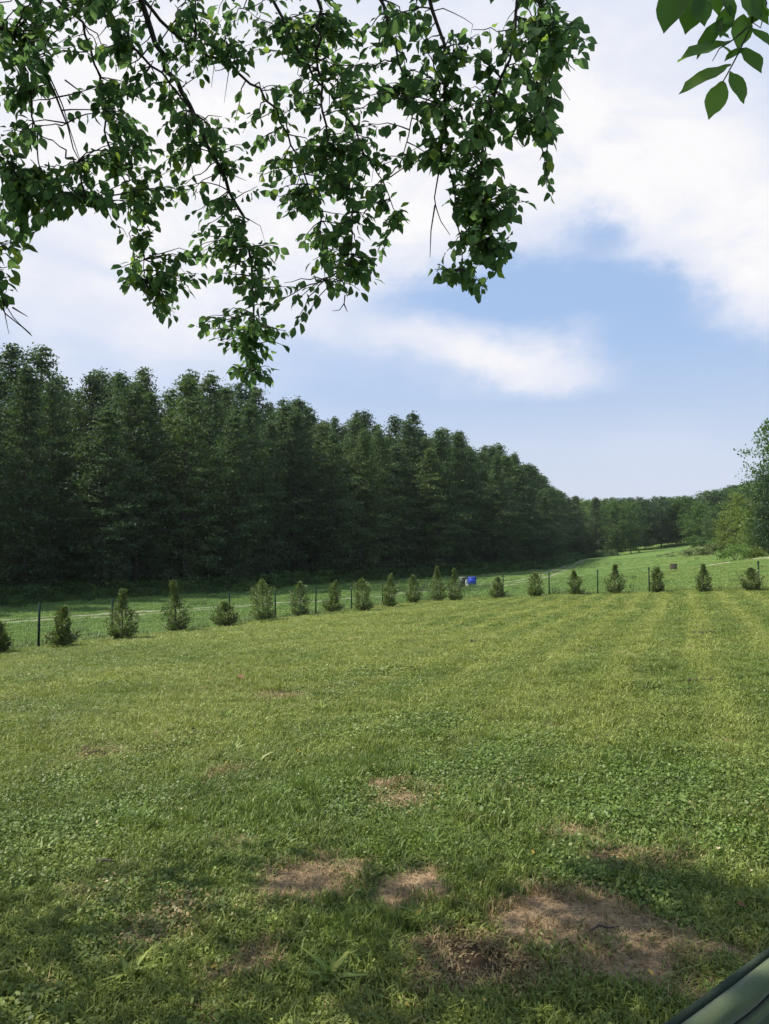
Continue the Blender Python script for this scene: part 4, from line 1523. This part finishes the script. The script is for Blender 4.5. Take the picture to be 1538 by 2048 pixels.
def overhead():
    g = np.random.default_rng(61)
    trunk_xy = np.array([-4.6, -0.6])
    loc = np.array([trunk_xy[0], trunk_xy[1], h1(*trunk_xy)])
    root = ob('overhanging_tree', None, loc=tuple(loc), label='leafy tree whose drooping branches hang across the top left of the sky', category='tree')
    # hanging branches seen in the photograph: pixel polyline, forward distance at start and end, radius
    B = [
        ([(250, -140), (275, 0), (345, 150), (400, 250), (440, 340), (480, 430), (500, 520), (510, 640), (500, 740)], 3.5, 4.2, .017, .003),
        ([(130, -120), (200, 20), (270, 100), (350, 180), (385, 225)], 3.3, 3.6, .010, .004),
        ([(250, -100), (300, 20), (400, 100), (480, 140), (560, 230), (600, 330), (640, 430), (650, 560)], 3.6, 3.9, .010, .002),
        ([(600, -160), (632, 0), (636, 120), (645, 230), (670, 330), (700, 420), (700, 530)], 3.3, 3.6, .010, .002),
        ([(500, -140), (545, 0), (600, 110), (690, 230), (740, 320), (780, 390), (800, 440)], 3.6, 3.8, .010, .002),
        ([(800, -160), (860, 0), (885, 80), (892, 200), (895, 330), (915, 430), (925, 540)], 3.0, 3.3, .010, .002),
        ([(960, -150), (1045, 0), (1020, 110), (980, 220), (960, 330), (960, 440), (1010, 510)], 3.0, 3.2, .008, .002),
        ([(1010, -140), (1090, 0), (1100, 120), (1090, 250)], 2.8, 3.0, .008, .003),
        ([(-140, -40), (0, 60), (60, 110), (100, 160), (130, 230), (158, 320)], 3.0, 3.4, .012, .002),
        ([(-120, -20), (20, 90), (62, 160), (62, 210), (76, 265), (76, 330), (100, 390)], 3.1, 3.3, .008, .002),
        ([(-200, 250), (-60, 300), (40, 360), (120, 390), (200, 400)], 3.2, 3.3, .010, .002),
        ([(-160, 420), (-50, 520), (0, 610), (28, 640), (64, 672)], 3.1, 3.3, .007, .0018),
        ([(-120, -160), (60, -60), (160, 40), (200, 160), (215, 300), (280, 420), (290, 560)], 3.4, 3.8, .009, .002),
        ([(700, -140), (760, 0), (800, 120), (830, 230), (800, 330)], 3.2, 3.4, .008, .002),
    ]
    limbs = []
    for pix, d0, d1, r0, r1 in B:
        n = len(pix)
        pts = np.array([P(x, y, d0 + (d1 - d0) * k / (n - 1)) for k, (x, y) in enumerate(pix)])
        pts = resample(pts, 0.06)
        pts[1:-1] += g.normal(0, 0.008, (len(pts) - 2, 3))
        limbs.append((pts, np.linspace(r0, r1, len(pts))))
    # big limbs from the trunk, above and behind the frame
    T = np.array([trunk_xy[0], trunk_xy[1], 0.0])
    trunk = [(np.array([T + (0, 0, loc[2] - 0.5), T + (0, 0, 0.9), T + (.05, .05, 2.0), T + (.1, .15, 3.0), T + (.2, .2, 4.2), T + (.3, .25, 5.6), T + (.35, .3, 7.0)]), np.array([.26, .19, .17, .155, .12, .08, .04]))]
    starts = [l[0][0] for l in limbs]
    main = []
    hub1 = np.array([-2.6, 1.9, 4.9])
    hub2 = np.array([-0.6, 2.7, 5.2])
    main.append((np.array([T + (.1, .15, 3.0), T + (.8, 1.2, 4.2), hub1, (hub1 + hub2) / 2 + (0, 0, .15), hub2, hub2 + (1.4, .1, -.35)]), np.array([.10, .085, .065, .05, .038, .018])))
    main.append((np.array([T + (.1, .15, 2.6), T + (.6, 2.0, 3.4), np.array([-3.1, 3.1, 3.6]), np.array([-2.5, 3.4, 3.2])]), np.array([.07, .05, .03, .015])))
    allm = np.concatenate([resample(m[0], 0.1) for m in main])
    conn = []
    for (pts, rr) in limbs:
        s0 = pts[0]
        q = allm[int(np.argmin(((allm - s0) ** 2).sum(1)))]
        mid = (q + s0) / 2 + np.array([0, 0, 0.25 * np.linalg.norm(q - s0)])
        t = np.linspace(0, 1, 8)[:, None]
        conn.append((q * (1 - t) ** 2 + 2 * mid * t * (1 - t) + s0 * t * t, np.linspace(rr[0] * 1.7, rr[0], 8)))
    ob('trunk', mesh_np('trunk', *(lambda V, F: (V - loc, F))(*tubes([(resample(trunk[0][0], .3), np.interp(np.linspace(0, 1, len(resample(trunk[0][0], .3))), np.linspace(0, 1, 7), trunk[0][1]))], 14)), M_bark, True), root)
    for (p, r) in main:
        q = resample(p, .12)
        V, F = tubes([(q, np.interp(np.linspace(0, 1, len(q)), np.linspace(0, 1, len(r)), r))], 9)
        ob('limb', mesh_np('limb', V - loc, F, M_bark, True), root)
    for (p, r), (p2, r2) in zip(limbs, conn):
        V, F = tubes([(np.concatenate([p2[:-1], p]), np.concatenate([r2[:-1], r]))], 7)
        ob('branch', mesh_np('branch', V - loc, F, M_twig, True), root)
    # leafy masses: pixel centre, half sizes, forward distance, number of twigs
    C = [
        (60, 60, 95, 75, 3.1, 30), (30, 190, 40, 70, 3.1, 10), (25, 300, 50, 60, 3.2, 14), (110, 370, 100, 55, 3.3, 34), (50, 440, 70, 40, 3.3, 16), (25, 500, 45, 35, 3.2, 8), (8, 560, 20, 28, 3.2, 4), (195, 400, 25, 15, 3.4, 3),
        (210, 55, 75, 75, 3.5, 24), (235, 195, 60, 50, 3.6, 16), (250, 300, 60, 60, 3.7, 20), (330, 260, 70, 70, 3.7, 22), (330, 370, 75, 55, 3.8, 20), (275, 460, 40, 60, 3.8, 10),
        (265, 540, 35, 30, 3.9, 8), (325, 605, 42, 24, 3.9, 8), (395, 70, 90, 65, 3.6, 22), (470, 270, 55, 60, 3.8, 14), (540, 350, 35, 50, 3.8, 8), (430, 460, 80, 70, 3.9, 22), (370, 540, 55, 40, 3.9, 9),
        (500, 520, 85, 60, 4.0, 22), (560, 590, 50, 35, 4.0, 7), (440, 660, 55, 40, 4.1, 11), (520, 680, 65, 45, 4.1, 16), (500, 745, 55, 28, 4.1, 9), (590, 655, 30, 16, 4.1, 3),
        (500, 60, 60, 60, 3.6, 14), (620, 60, 80, 65, 3.5, 26), (575, 200, 60, 45, 3.7, 12), (700, 110, 70, 90, 3.4, 24), (740, 190, 45, 35, 3.4, 7), (700, 285, 90, 50, 3.6, 24), (650, 330, 45, 45, 3.6, 10),
        (700, 370, 60, 45, 3.7, 14), (760, 410, 60, 50, 3.7, 12), (610, 410, 45, 35, 3.8, 9), (680, 460, 50, 45, 3.8, 10), (620, 500, 50, 35, 3.9, 8), (700, 540, 55, 45, 3.8, 14), (740, 500, 30, 25, 3.8, 4),
        (810, 60, 60, 55, 3.2, 12), (800, 165, 40, 25, 3.3, 6), (850, 160, 60, 70, 3.2, 16), (930, 90, 60, 50, 3.0, 12), (940, 210, 75, 70, 3.1, 22), (860, 290, 40, 45, 3.3, 9), (820, 300, 55, 20, 3.4, 5),
        (1060, 60, 65, 60, 2.9, 16), (1120, 40, 45, 45, 2.9, 10), (1150, 90, 30, 30, 2.9, 5), (1070, 170, 50, 55, 2.9, 14), (1040, 240, 70, 35, 3.0, 13), (1085, 255, 30, 25, 3.0, 5), (930, 320, 60, 60, 3.1, 18),
        (960, 400, 60, 50, 3.1, 18), (1010, 400, 50, 50, 3.1, 12), (1095, 378, 22, 16, 3.0, 2), (940, 480, 65, 40, 3.2, 14), (905, 540, 60, 22, 3.2, 8), (945, 565, 30, 18, 3.2, 4), (1000, 470, 25, 28, 3.1, 4),
        (130, -50, 160, 60, 3.2, 22), (450, -60, 180, 60, 3.4, 26), (780, -60, 180, 60, 3.2, 26), (1060, -60, 110, 60, 2.9, 12),
    ]
    at = []
    for (cx, cy, rx, ry, D, n) in C:
        for k in range(int(n * 1.18 + 0.5)):
            while True:
                a, b = g.uniform(-1, 1, 2)
                if a * a + b * b < 1:
                    break
            at.append(P(cx + a * rx * 0.92, cy + b * ry * 0.92 + 4, D + g.normal(0, 0.20)))
    twigs, lp, R, ll = grow(np.array(at), limbs, g, 0.057)
    # bare twigs
    for (pix, D) in [([(0, 560), (5, 600), (30, 640), (62, 668)], 3.2), ([(5, 600), (12, 640), (18, 668)], 3.2), ([(25, 615), (40, 625), (55, 633)], 3.2),
                     ([(690, 590), (688, 610), (675, 625), (665, 622)], 3.8), ([(688, 608), (695, 624)], 3.8), ([(1000, 500), (1012, 512), (1020, 519), (1026, 515)], 3.1),
                     ([(100, 155), (125, 210), (140, 260), (160, 320), (172, 365)], 3.4), ([(130, 160), (170, 190), (190, 215)], 3.4), ([(880, 330), (868, 400), (880, 440), (900, 470)], 3.2),
                     ([(870, 410), (862, 460), (860, 515)], 3.2), ([(630, 270), (600, 350), (585, 400)], 3.6)]:
        p = resample(np.array([P(x, y, D) for x, y in pix]), .03)
        twigs.append((p, np.linspace(.004, .0013, len(p))))
    for k in range(60):     # leafless spurs among the upper branches
        q = limbs[int(g.integers(0, 8))][0]
        b0 = q[int(g.integers(4, len(q) - 4))]
        d = unit(1, g)[0] * np.array([1, .6, .6]) + np.array([0, 0, -.5])
        L = g.uniform(.08, .20)
        p = np.array([b0, b0 + d * L * .35 + g.normal(0, .02, 3), b0 + d * L * .7 + g.normal(0, .025, 3), b0 + d * L + np.array([0, 0, -.04])])
        twigs.append((resample(p, .04), np.linspace(.003, .001, len(resample(p, .04)))))
    V, F = tubes(twigs, 4)
    ob('twig', mesh_np('twig', V - loc, F, M_twig, True), root, kind='stuff')
    # the crown of the tree outside the frame: to the left, above and behind the camera
    n = 14000
    c = np.stack([g.uniform(-9.3, 0.9, n), g.uniform(-5.2, 5.2, n), g.uniform(3.2, 8.5, n)], -1)
    q = (c - np.array([-4.5, 0.2, 5.4])) / np.array([4.8, 4.9, 3.2])
    keep = (q ** 2).sum(1) < 1
    keep &= vnoise(c[:, 0] * .9, c[:, 1] * .9 + c[:, 2] * 1.7, 4) > -0.45
    # the part of the crown that hangs into the view is built twig by twig above
    d = c - EYE
    py = 1090 - FPX * d[:, 2] / np.maximum(d[:, 1], .05)
    pxx = 769 + FPX * d[:, 0] / np.maximum(d[:, 1], .05)
    c = c[keep & ((d[:, 1] < .5) | (py < -260) | (pxx < -260))]
    m = 5
    lp2 = (c[:, None] + g.normal(0, .13, (len(c), m, 3))).reshape(-1, 3)
    R2 = frames(unit(len(lp2), g) + np.array([0, 0, -.4]), np.array([0, 0, 1.]) + g.normal(0, .5, (len(lp2), 3)), g)
    ll2 = g.uniform(.08, .13, len(lp2))
    sV = np.array([(0, 0, 0), (-.28, .3, .05), (0, .45, -.03), (.28, .3, .05), (-.2, .7, 0), (.2, .7, 0), (0, 1, -.12)])
    sF = np.array([(0, 3, 2, 1), (1, 2, 6, 4), (2, 3, 5, 6)])
    W_ = np.einsum('nij,vj->nvi', R2, sV) * ll2[:, None, None] + (lp2 - loc)[:, None, :]
    F_ = (sF[None] + (np.arange(len(lp2)) * 7)[:, None, None]).reshape(-1, 4)
    ob('crown', mesh_np('crown', W_.reshape(-1, 3), F_, M_plum), root, kind='stuff')
    shapes = [leaf_shape(1.0, 0.55 + 0.03 * k, 0.16, 0.14 + 0.05 * k, k) for k in range(6)]
    foliage(root, loc, 'foliage', lp, R, ll, shapes, M_plum, 300)


overhead()


def corner_branch():
    """larger compound leaves hanging into the top right corner"""
    g = np.random.default_rng(67)
    D = 1.35
    loc = P(1560, -200, D)
    root = ob('overhanging_branch', None, loc=tuple(loc), label='close branch with large pointed leaves hanging into the top right corner', category='branch')
    # each leaf: stalk pixel, tip pixel, width factor
    Lf = [((1362, -35), (1327, 62), .60), ((1400, -20), (1370, 68), .62), ((1446, 35), (1392, 116), .50), ((1462, 82), (1356, 115), .42), ((1488, 28), (1476, 98), .58), ((1490, 95), (1448, 120), .6),
          ((1462, 128), (1357, 182), .38), ((1447, 162), (1418, 236), .50), ((1460, 143), (1490, 206), .52), ((1483, 96), (1525, 144), .55), ((1500, 55), (1545, 92), .6), ((1480, -10), (1540, 46), .6),
          ((1440, -25), (1470, 40), .6), ((1420, -30), (1440, 30), .55), ((1520, 10), (1560, 60), .6), ((1530, -20), (1500, 40), .6), ((1470, 45), (1430, 70), .5), ((1505, 30), (1480, 70), .55),
          ((1395, -10), (1410, 50), .55), ((1460, 10), (1440, 75), .55), ((1500, 48), (1525, 20), .55), ((1440, 90), (1470, 110), .45), ((1420, 60), (1462, 75), .5)]
    hub = P(1500, -60, D)
    rach = [([(1560, -200), (1500, -60), (1505, 45), (1480, 100), (1462, 135), (1445, 165)], .0022), ([(1505, 45), (1470, 78), (1440, 95), (1425, 122)], .0015), ([(1500, -60), (1440, -30), (1390, -15), (1365, -30)], .0018),
            ([(1500, -60), (1535, 0), (1520, 60), (1505, 45)], .0016)]
    tw = []
    for pix, r in rach:
        p = resample(np.array([P(x, y, D) for x, y in pix]), .02)
        tw.append((p, np.linspace(r * 1.3, r * .5, len(p))))
    ob('twig', mesh_np('twig', *(lambda V, F: (V - loc, F))(*tubes(tw, 6)), M_twig, True), root)
    for k, (a, b, w) in enumerate(Lf):
        d0 = D + g.uniform(-.05, .05)
        p0, p1 = P(*a, D), P(*b, D + g.normal(0, .02))
        L = np.linalg.norm(p1 - p0)
        ups = np.array([[g.normal(0, .25), -0.75 + g.normal(0, .2), 0.8]])
        R = frames((p1 - p0)[None], ups, g)[0]
        V, F = leaf_shape(1.0, w * 1.0, 0.14, 0.05, 40 + k)
        o = ob('leaf', mesh_np('leaf', V, F, M_big, True), root)
        o.matrix_local = mat4(p0 - loc, R, L)


corner_branch()


# ------------------------------------------------------------------ canvas hammock edge, bottom right
def hammock():
    D0 = 0.95
    a = P(1346, 2052, D0)
    b = P(1570, 1892, D0 * 1.0 + 0.12)
    ax = (b - a) / np.linalg.norm(b - a)
    down = P(1500, 2140, D0 - 0.02) - a
    down -= ax * np.dot(down, ax)
    down /= np.linalg.norm(down)
    outn = np.cross(ax, down)
    if outn[2] < 0:
        outn = -outn
    px = D0 / FPX * 0.88
    # profile: (distance across in pixels, height in pixels)
    edge = [(-13, -4), (-10, 3), (-4, 5), (2, 2), (5, -5)]
    th = np.linspace(math.pi * 0.93, 0.05, 12)
    roll1 = [(31 + 27 * math.cos(t), -10 + 36 * math.sin(t)) for t in th]
    gro = [(58, -26), (61, -34)]
    roll2 = [(72 + 10 * math.cos(t), -22 + 16 * math.sin(t)) for t in np.linspace(math.pi * .9, .1, 7)]
    rest = [(83, -40), (90, -52), (104, -34), (120, -14), (150, -14), (200, -22), (300, -60), (420, -130), (520, -230)]
    prof = np.array(edge + roll1 + gro + roll2 + rest) * px
    s = np.linspace(-1.1, 0.9, 90)
    V = []
    for k, t in enumerate(s):
        sag = 0.10 * t * t * np.array([0, 0, 1.0])
        c = a + ax * t + sag
        w = 1 + 0.04 * math.sin(t * 23) + 0.03 * math.sin(t * 51 + 1)
        pinch = 1.0 if abs(t) < 0.6 else max(0.35, 1 - (abs(t) - 0.6) * 1.0)
        V.append(c + (prof[:, :1] * down * w + prof[:, 1:] * outn * (1 + 0.1 * math.sin(t * 31))) * pinch)
    V = np.stack(V)
    nu, nv = V.shape[:2]

    def sheet(j0, j1):
        W_ = V[:, j0:j1].reshape(-1, 3)
        m = j1 - j0
        i = np.arange(nu - 1)[:, None] * m
        j = np.arange(m - 1)[None]
        return W_, np.stack([i + j, i + j + 1, i + m + j + 1, i + m + j], -1).reshape(-1, 4)
    m_, t, out = new_mat('green_canvas')
    tcn = t.node('ShaderNodeTexCoord')
    ob_ = tcn.outputs['Object']
    n1 = t.noise(ob_, 900, 3, 0.6)
    n2 = t.noise(ob_, 30, 4, 0.6)
    n3 = t.noise(ob_, 260, 3, 0.6)
    c = t.mix(t.ramp(n2, .35, .65), (0.056, 0.084, 0.024, 1), (0.080, 0.108, 0.036, 1))
    c = t.mix(t.math('MULTIPLY', t.ramp(n1, .5, .62), .35), c, (0.13, 0.17, 0.12, 1))
    c = t.mix(t.math('MULTIPLY', t.ramp(n3, .66, .74), .7), c, (0.02, 0.03, 0.02, 1))
    pb = t.node('ShaderNodeBsdfPrincipled')
    t.l.new(c, pb.inputs['Base Color'])
    pb.inputs['Roughness'].default_value = .75
    pb.inputs['Sheen Weight'].default_value = .25
    bn = t.node('ShaderNodeBump')
    bn.inputs['Strength'].default_value = .35
    bn.inputs['Distance'].default_value = .001
    t.l.new(n1, bn.inputs['Height'])
    t.l.new(bn.outputs[0], pb.inputs['Normal'])
    t.l.new(pb.outputs[0], out.inputs[0])
    M_hem = plain_mat('dark_hem', (0.028, 0.044, 0.024), .8, (0.018, 0.032, 0.018), scale=300, bump=.3)
    loc = a
    e = ob('canvas_hammock', None, loc=tuple(loc), label='green canvas hammock edge with rolled seams in the bottom right corner', category='hammock')
    W_, F = sheet(0, 6)
    ob('hem', mesh_np('hem', W_ - loc, F, M_hem, True), e)
    W_, F = sheet(5, nv)
    ob('cloth', mesh_np('cloth', W_ - loc, F, m_, True), e)


hammock()


# ------------------------------------------------------------------ litter and bumps on the lawn
M_yl = plain_mat('yellow_leaf', (0.55, 0.36, 0.05), .6, (0.45, 0.28, 0.05), scale=40)
M_pl = plain_mat('pale_leaf', (0.45, 0.40, 0.22), .6, (0.35, 0.30, 0.15), scale=40)
M_rd = plain_mat('red_brown_leaf', (0.13, 0.055, 0.025), .8, (0.20, 0.10, 0.05), scale=40)
M_clod = plain_mat('dark_soil', (0.065, 0.050, 0.032), .95, (0.04, 0.03, 0.02), scale=30, bump=.8)


def fallen():
    g = np.random.default_rng(71)
    LV = {}
    for nm, m in (('y', M_yl), ('p', M_pl), ('r', M_rd)):
        V, F = leaf_shape(1.0, .6, .35, -.1, 9)
        LV[nm] = mesh_np('fallen_leaf', V, F, m, True)
    items = [(421, 1957, 'y', .032, 'yellow fallen leaf beside the small worn patch at the lower left'), (1306, 1970, 'y', .032, 'orange yellow fallen leaf on the worn strip left of the hammock'),
             (1213, 1770, 'y', .026, 'small yellow fallen leaf just above the large worn patch'), (1257, 1786, 'y', .03, 'upright yellow fallen leaf above the right side of the large worn patch'),
             (1435, 1713, 'p', .035, 'pale cream fallen leaf at the middle of the right side'), (1502, 1759, 'p', .028, 'pale fallen leaf near the right edge above the hammock'),
             (846, 1942, 'y', .03, 'yellow fallen leaf at the left end of the dark brown patch'), (862, 1930, 'y', .022, 'tiny yellow fallen leaf above its neighbour on the dark brown patch'),
             (822, 2038, 'y', .032, 'yellow fallen leaf at the bottom edge left of the dark patch'), (966, 2018, 'y', .028, 'orange yellow fallen leaf at the bottom right of the dark patch'),
             (723, 1731, 'y', .026, 'small orange fallen leaf at the top of the left worn patch'), (627, 1719, 'y', .022, 'tiny orange fallen leaf at the upper rim of the left worn patch'),
             (834, 1846, 'y', .03, 'orange fallen leaf in the grass below the middle worn patch'), (1070, 1722, 'y', .026, 'yellow fallen leaf in the green strip above the large worn patch'),
             (456, 1533, 'y', .04, 'yellow fallen leaf on the olive part of the lawn at the left'), (600, 1515, 'y', .05, 'long yellow fallen leaf above the clover band'),
             (165, 1477, 'p', .05, 'pale fallen leaf by the dark scuffed turf at the left'), (147, 1536, 'y', .04, 'yellow fallen leaf below the dark scuffed turf at the left'),
             (750, 1536, 'p', .045, 'pale curled fallen leaf above the narrow bare strip'), (190, 1657, 'p', .05, 'white papery scrap of leaf in the grass at the left'),
             (648, 1565, 'r', .04, 'reddish fallen leaf at the left of the narrow bare strip'), (487, 1366, 'r', .17, 'large reddish brown curled leaf on the mid lawn'),
             (362, 1631, 'p', .03, 'small pale fallen leaf in the lush grass left of centre'), (1493, 1829, 'r', .04, 'reddish fallen leaf at the right edge above the hammock'),
             (1400, 1480, 'r', .05, 'brown fallen leaf on the right side of the mid lawn'), (1180, 1730, 'y', .02, 'speck of yellow leaf left of the bare spot')]
    for x, y, k, s, lab in items:
        p = hit(x, y)
        o = ob('fallen_leaf', LV[k], loc=(p[0], p[1], p[2] + 0.028 + s * .12), label=lab, category='leaf', group='fallen leaves on the lawn')
        o.rotation_euler = (g.normal(0.25, .3), g.normal(0, .35), g.uniform(0, 6.28))
        o.scale = (s, s, s)
    # stick
    p = hit(210, 1735)
    V, F = tubes([(np.array([[-.05, 0, .03], [0, .004, .034], [.05, -.003, .03]]), np.array([.006, .007, .005]))], 6)
    ob('stick', mesh_np('stick', V, F, M_bark, True), loc=tuple(p), label='short dark stick lying in the grass at the lower left', category='stick')
    p = hit(1205, 1870)
    V, F = tubes([(np.array([[-.07, -.02, .02], [-.01, .01, .035], [.02, .0, .03], [.08, .03, .02]]), np.array([.003, .005, .004, .002]))], 6)
    ob('stick', mesh_np('stick', V, F, M_bark, True), loc=tuple(p), label='small bent twig lying across the large worn patch', category='stick')
    # scuffs and molehill crumbs
    clods = [(128, 1303, .30, 'left edge right below the thin spiky conifer'), (440, 1274, .28, 'below the shortest squat conifer'), (465, 1271, .14, 'just right of the clod below the squat conifer'),
             (735, 1340, .30, 'on the mid lawn below the full oval conifer'), (570, 1389, .30, 'centre left, right of the reddish brown leaf'), (548, 1399, .18, 'left of the larger clod near the reddish brown leaf'),
             (690, 1268, .22, 'on the far lawn below the small loose conifer'), (888, 1220, .26, 'below the conifer in front of the dark bin'), (955, 1224, .24, 'on the far lawn right of the corner stake'),
             (1015, 1221, .34, 'below the conifer touching the first post'), (1068, 1241, .34, 'far lawn below the broad based conifer'), (930, 1250, .28, 'far lawn below the bins'),
             (952, 1284, .34, 'mid far lawn right of centre'), (1295, 1376, .32, 'right side of the mid lawn on the mower tracks'), (1430, 1268, .5, 'far right of the lawn below the spire shaped conifer'),
             (840, 1340, .26, 'centre of the mid lawn'), (112, 1453, .24, 'left side by the pale fallen leaf'), (190, 1508, .30, 'left side above the lush grass'), (1425, 1364, .3, 'right side of the mid lawn'),
             (230, 1331, .10, 'small one on the left far lawn'), (660, 1352, .3, 'mid lawn left of the centre'), (820, 1283, .26, 'far lawn straight below the weed bush'),
             (395, 1470, .22, 'left of centre above the lush grass band'), (1210, 1480, .16, 'right of centre on the near mid lawn'), (1090, 1502, .16, 'centre right on the near mid lawn'),
             (1180, 1300, .34, 'far right centre of the lawn'), (590, 1300, .2, 'far lawn below the slim dense conifer')]
    for x, y, s, where in clods:
        p = hit(x, y)
        parts = []
        for q in range(22):
            dx, dy = g.normal(0, s * .42), g.normal(0, s * .34)
            r = s * g.uniform(.03, .085)
            a = np.arange(7) * 2 * np.pi / 7
            V = [np.stack([r * f * np.cos(a) * (1 + g.normal(0, .15, 7)) + dx, r * f * np.sin(a) * (1 + g.normal(0, .15, 7)) + dy, np.full(7, zf * r)], -1) for f, zf in ((1.1, -.3), (1.0, .3), (.62, .75), (.12, .9))]
            V = np.concatenate(V)
            i = np.arange(3)[:, None] * 7
            j = np.arange(7)[None]
            parts.append((V + (0, 0, .018), np.stack([i + j, i + (j + 1) % 7, i + 7 + (j + 1) % 7, i + 7 + j], -1).reshape(-1, 4)))
        V, F = join(parts)
        ob('soil_crumbs', mesh_np('soil_crumbs', V, F, M_clod, True), loc=tuple(p), label='dark soil crumbs on the turf, ' + where, category='soil', kind='stuff')


fallen()
print('objects', len(bpy.data.objects), 'tris', sum(len(m.polygons) * 2 for m in bpy.data.meshes))

# light summer haze in the air of the valley
if True:
    hz = mesh_np('haze', *box(0, 0, 0, 1, 1, 1))
    m_, t, out = new_mat('air')
    pv = t.node('ShaderNodeVolumePrincipled')
    pv.inputs['Density'].default_value = 0.00010
    pv.inputs['Color'].default_value = (0.90, 0.93, 1.0, 1)
    pv.inputs['Anisotropy'].default_value = 0.3
    t.l.new(pv.outputs[0], out.inputs['Volume'])
    hz.materials.append(m_)
    o = ob('haze', hz, loc=(0, 0, -18), kind='stuff', label='thin summer haze in the valley air', category='haze')
    o.scale = (3200, 3200, 85)
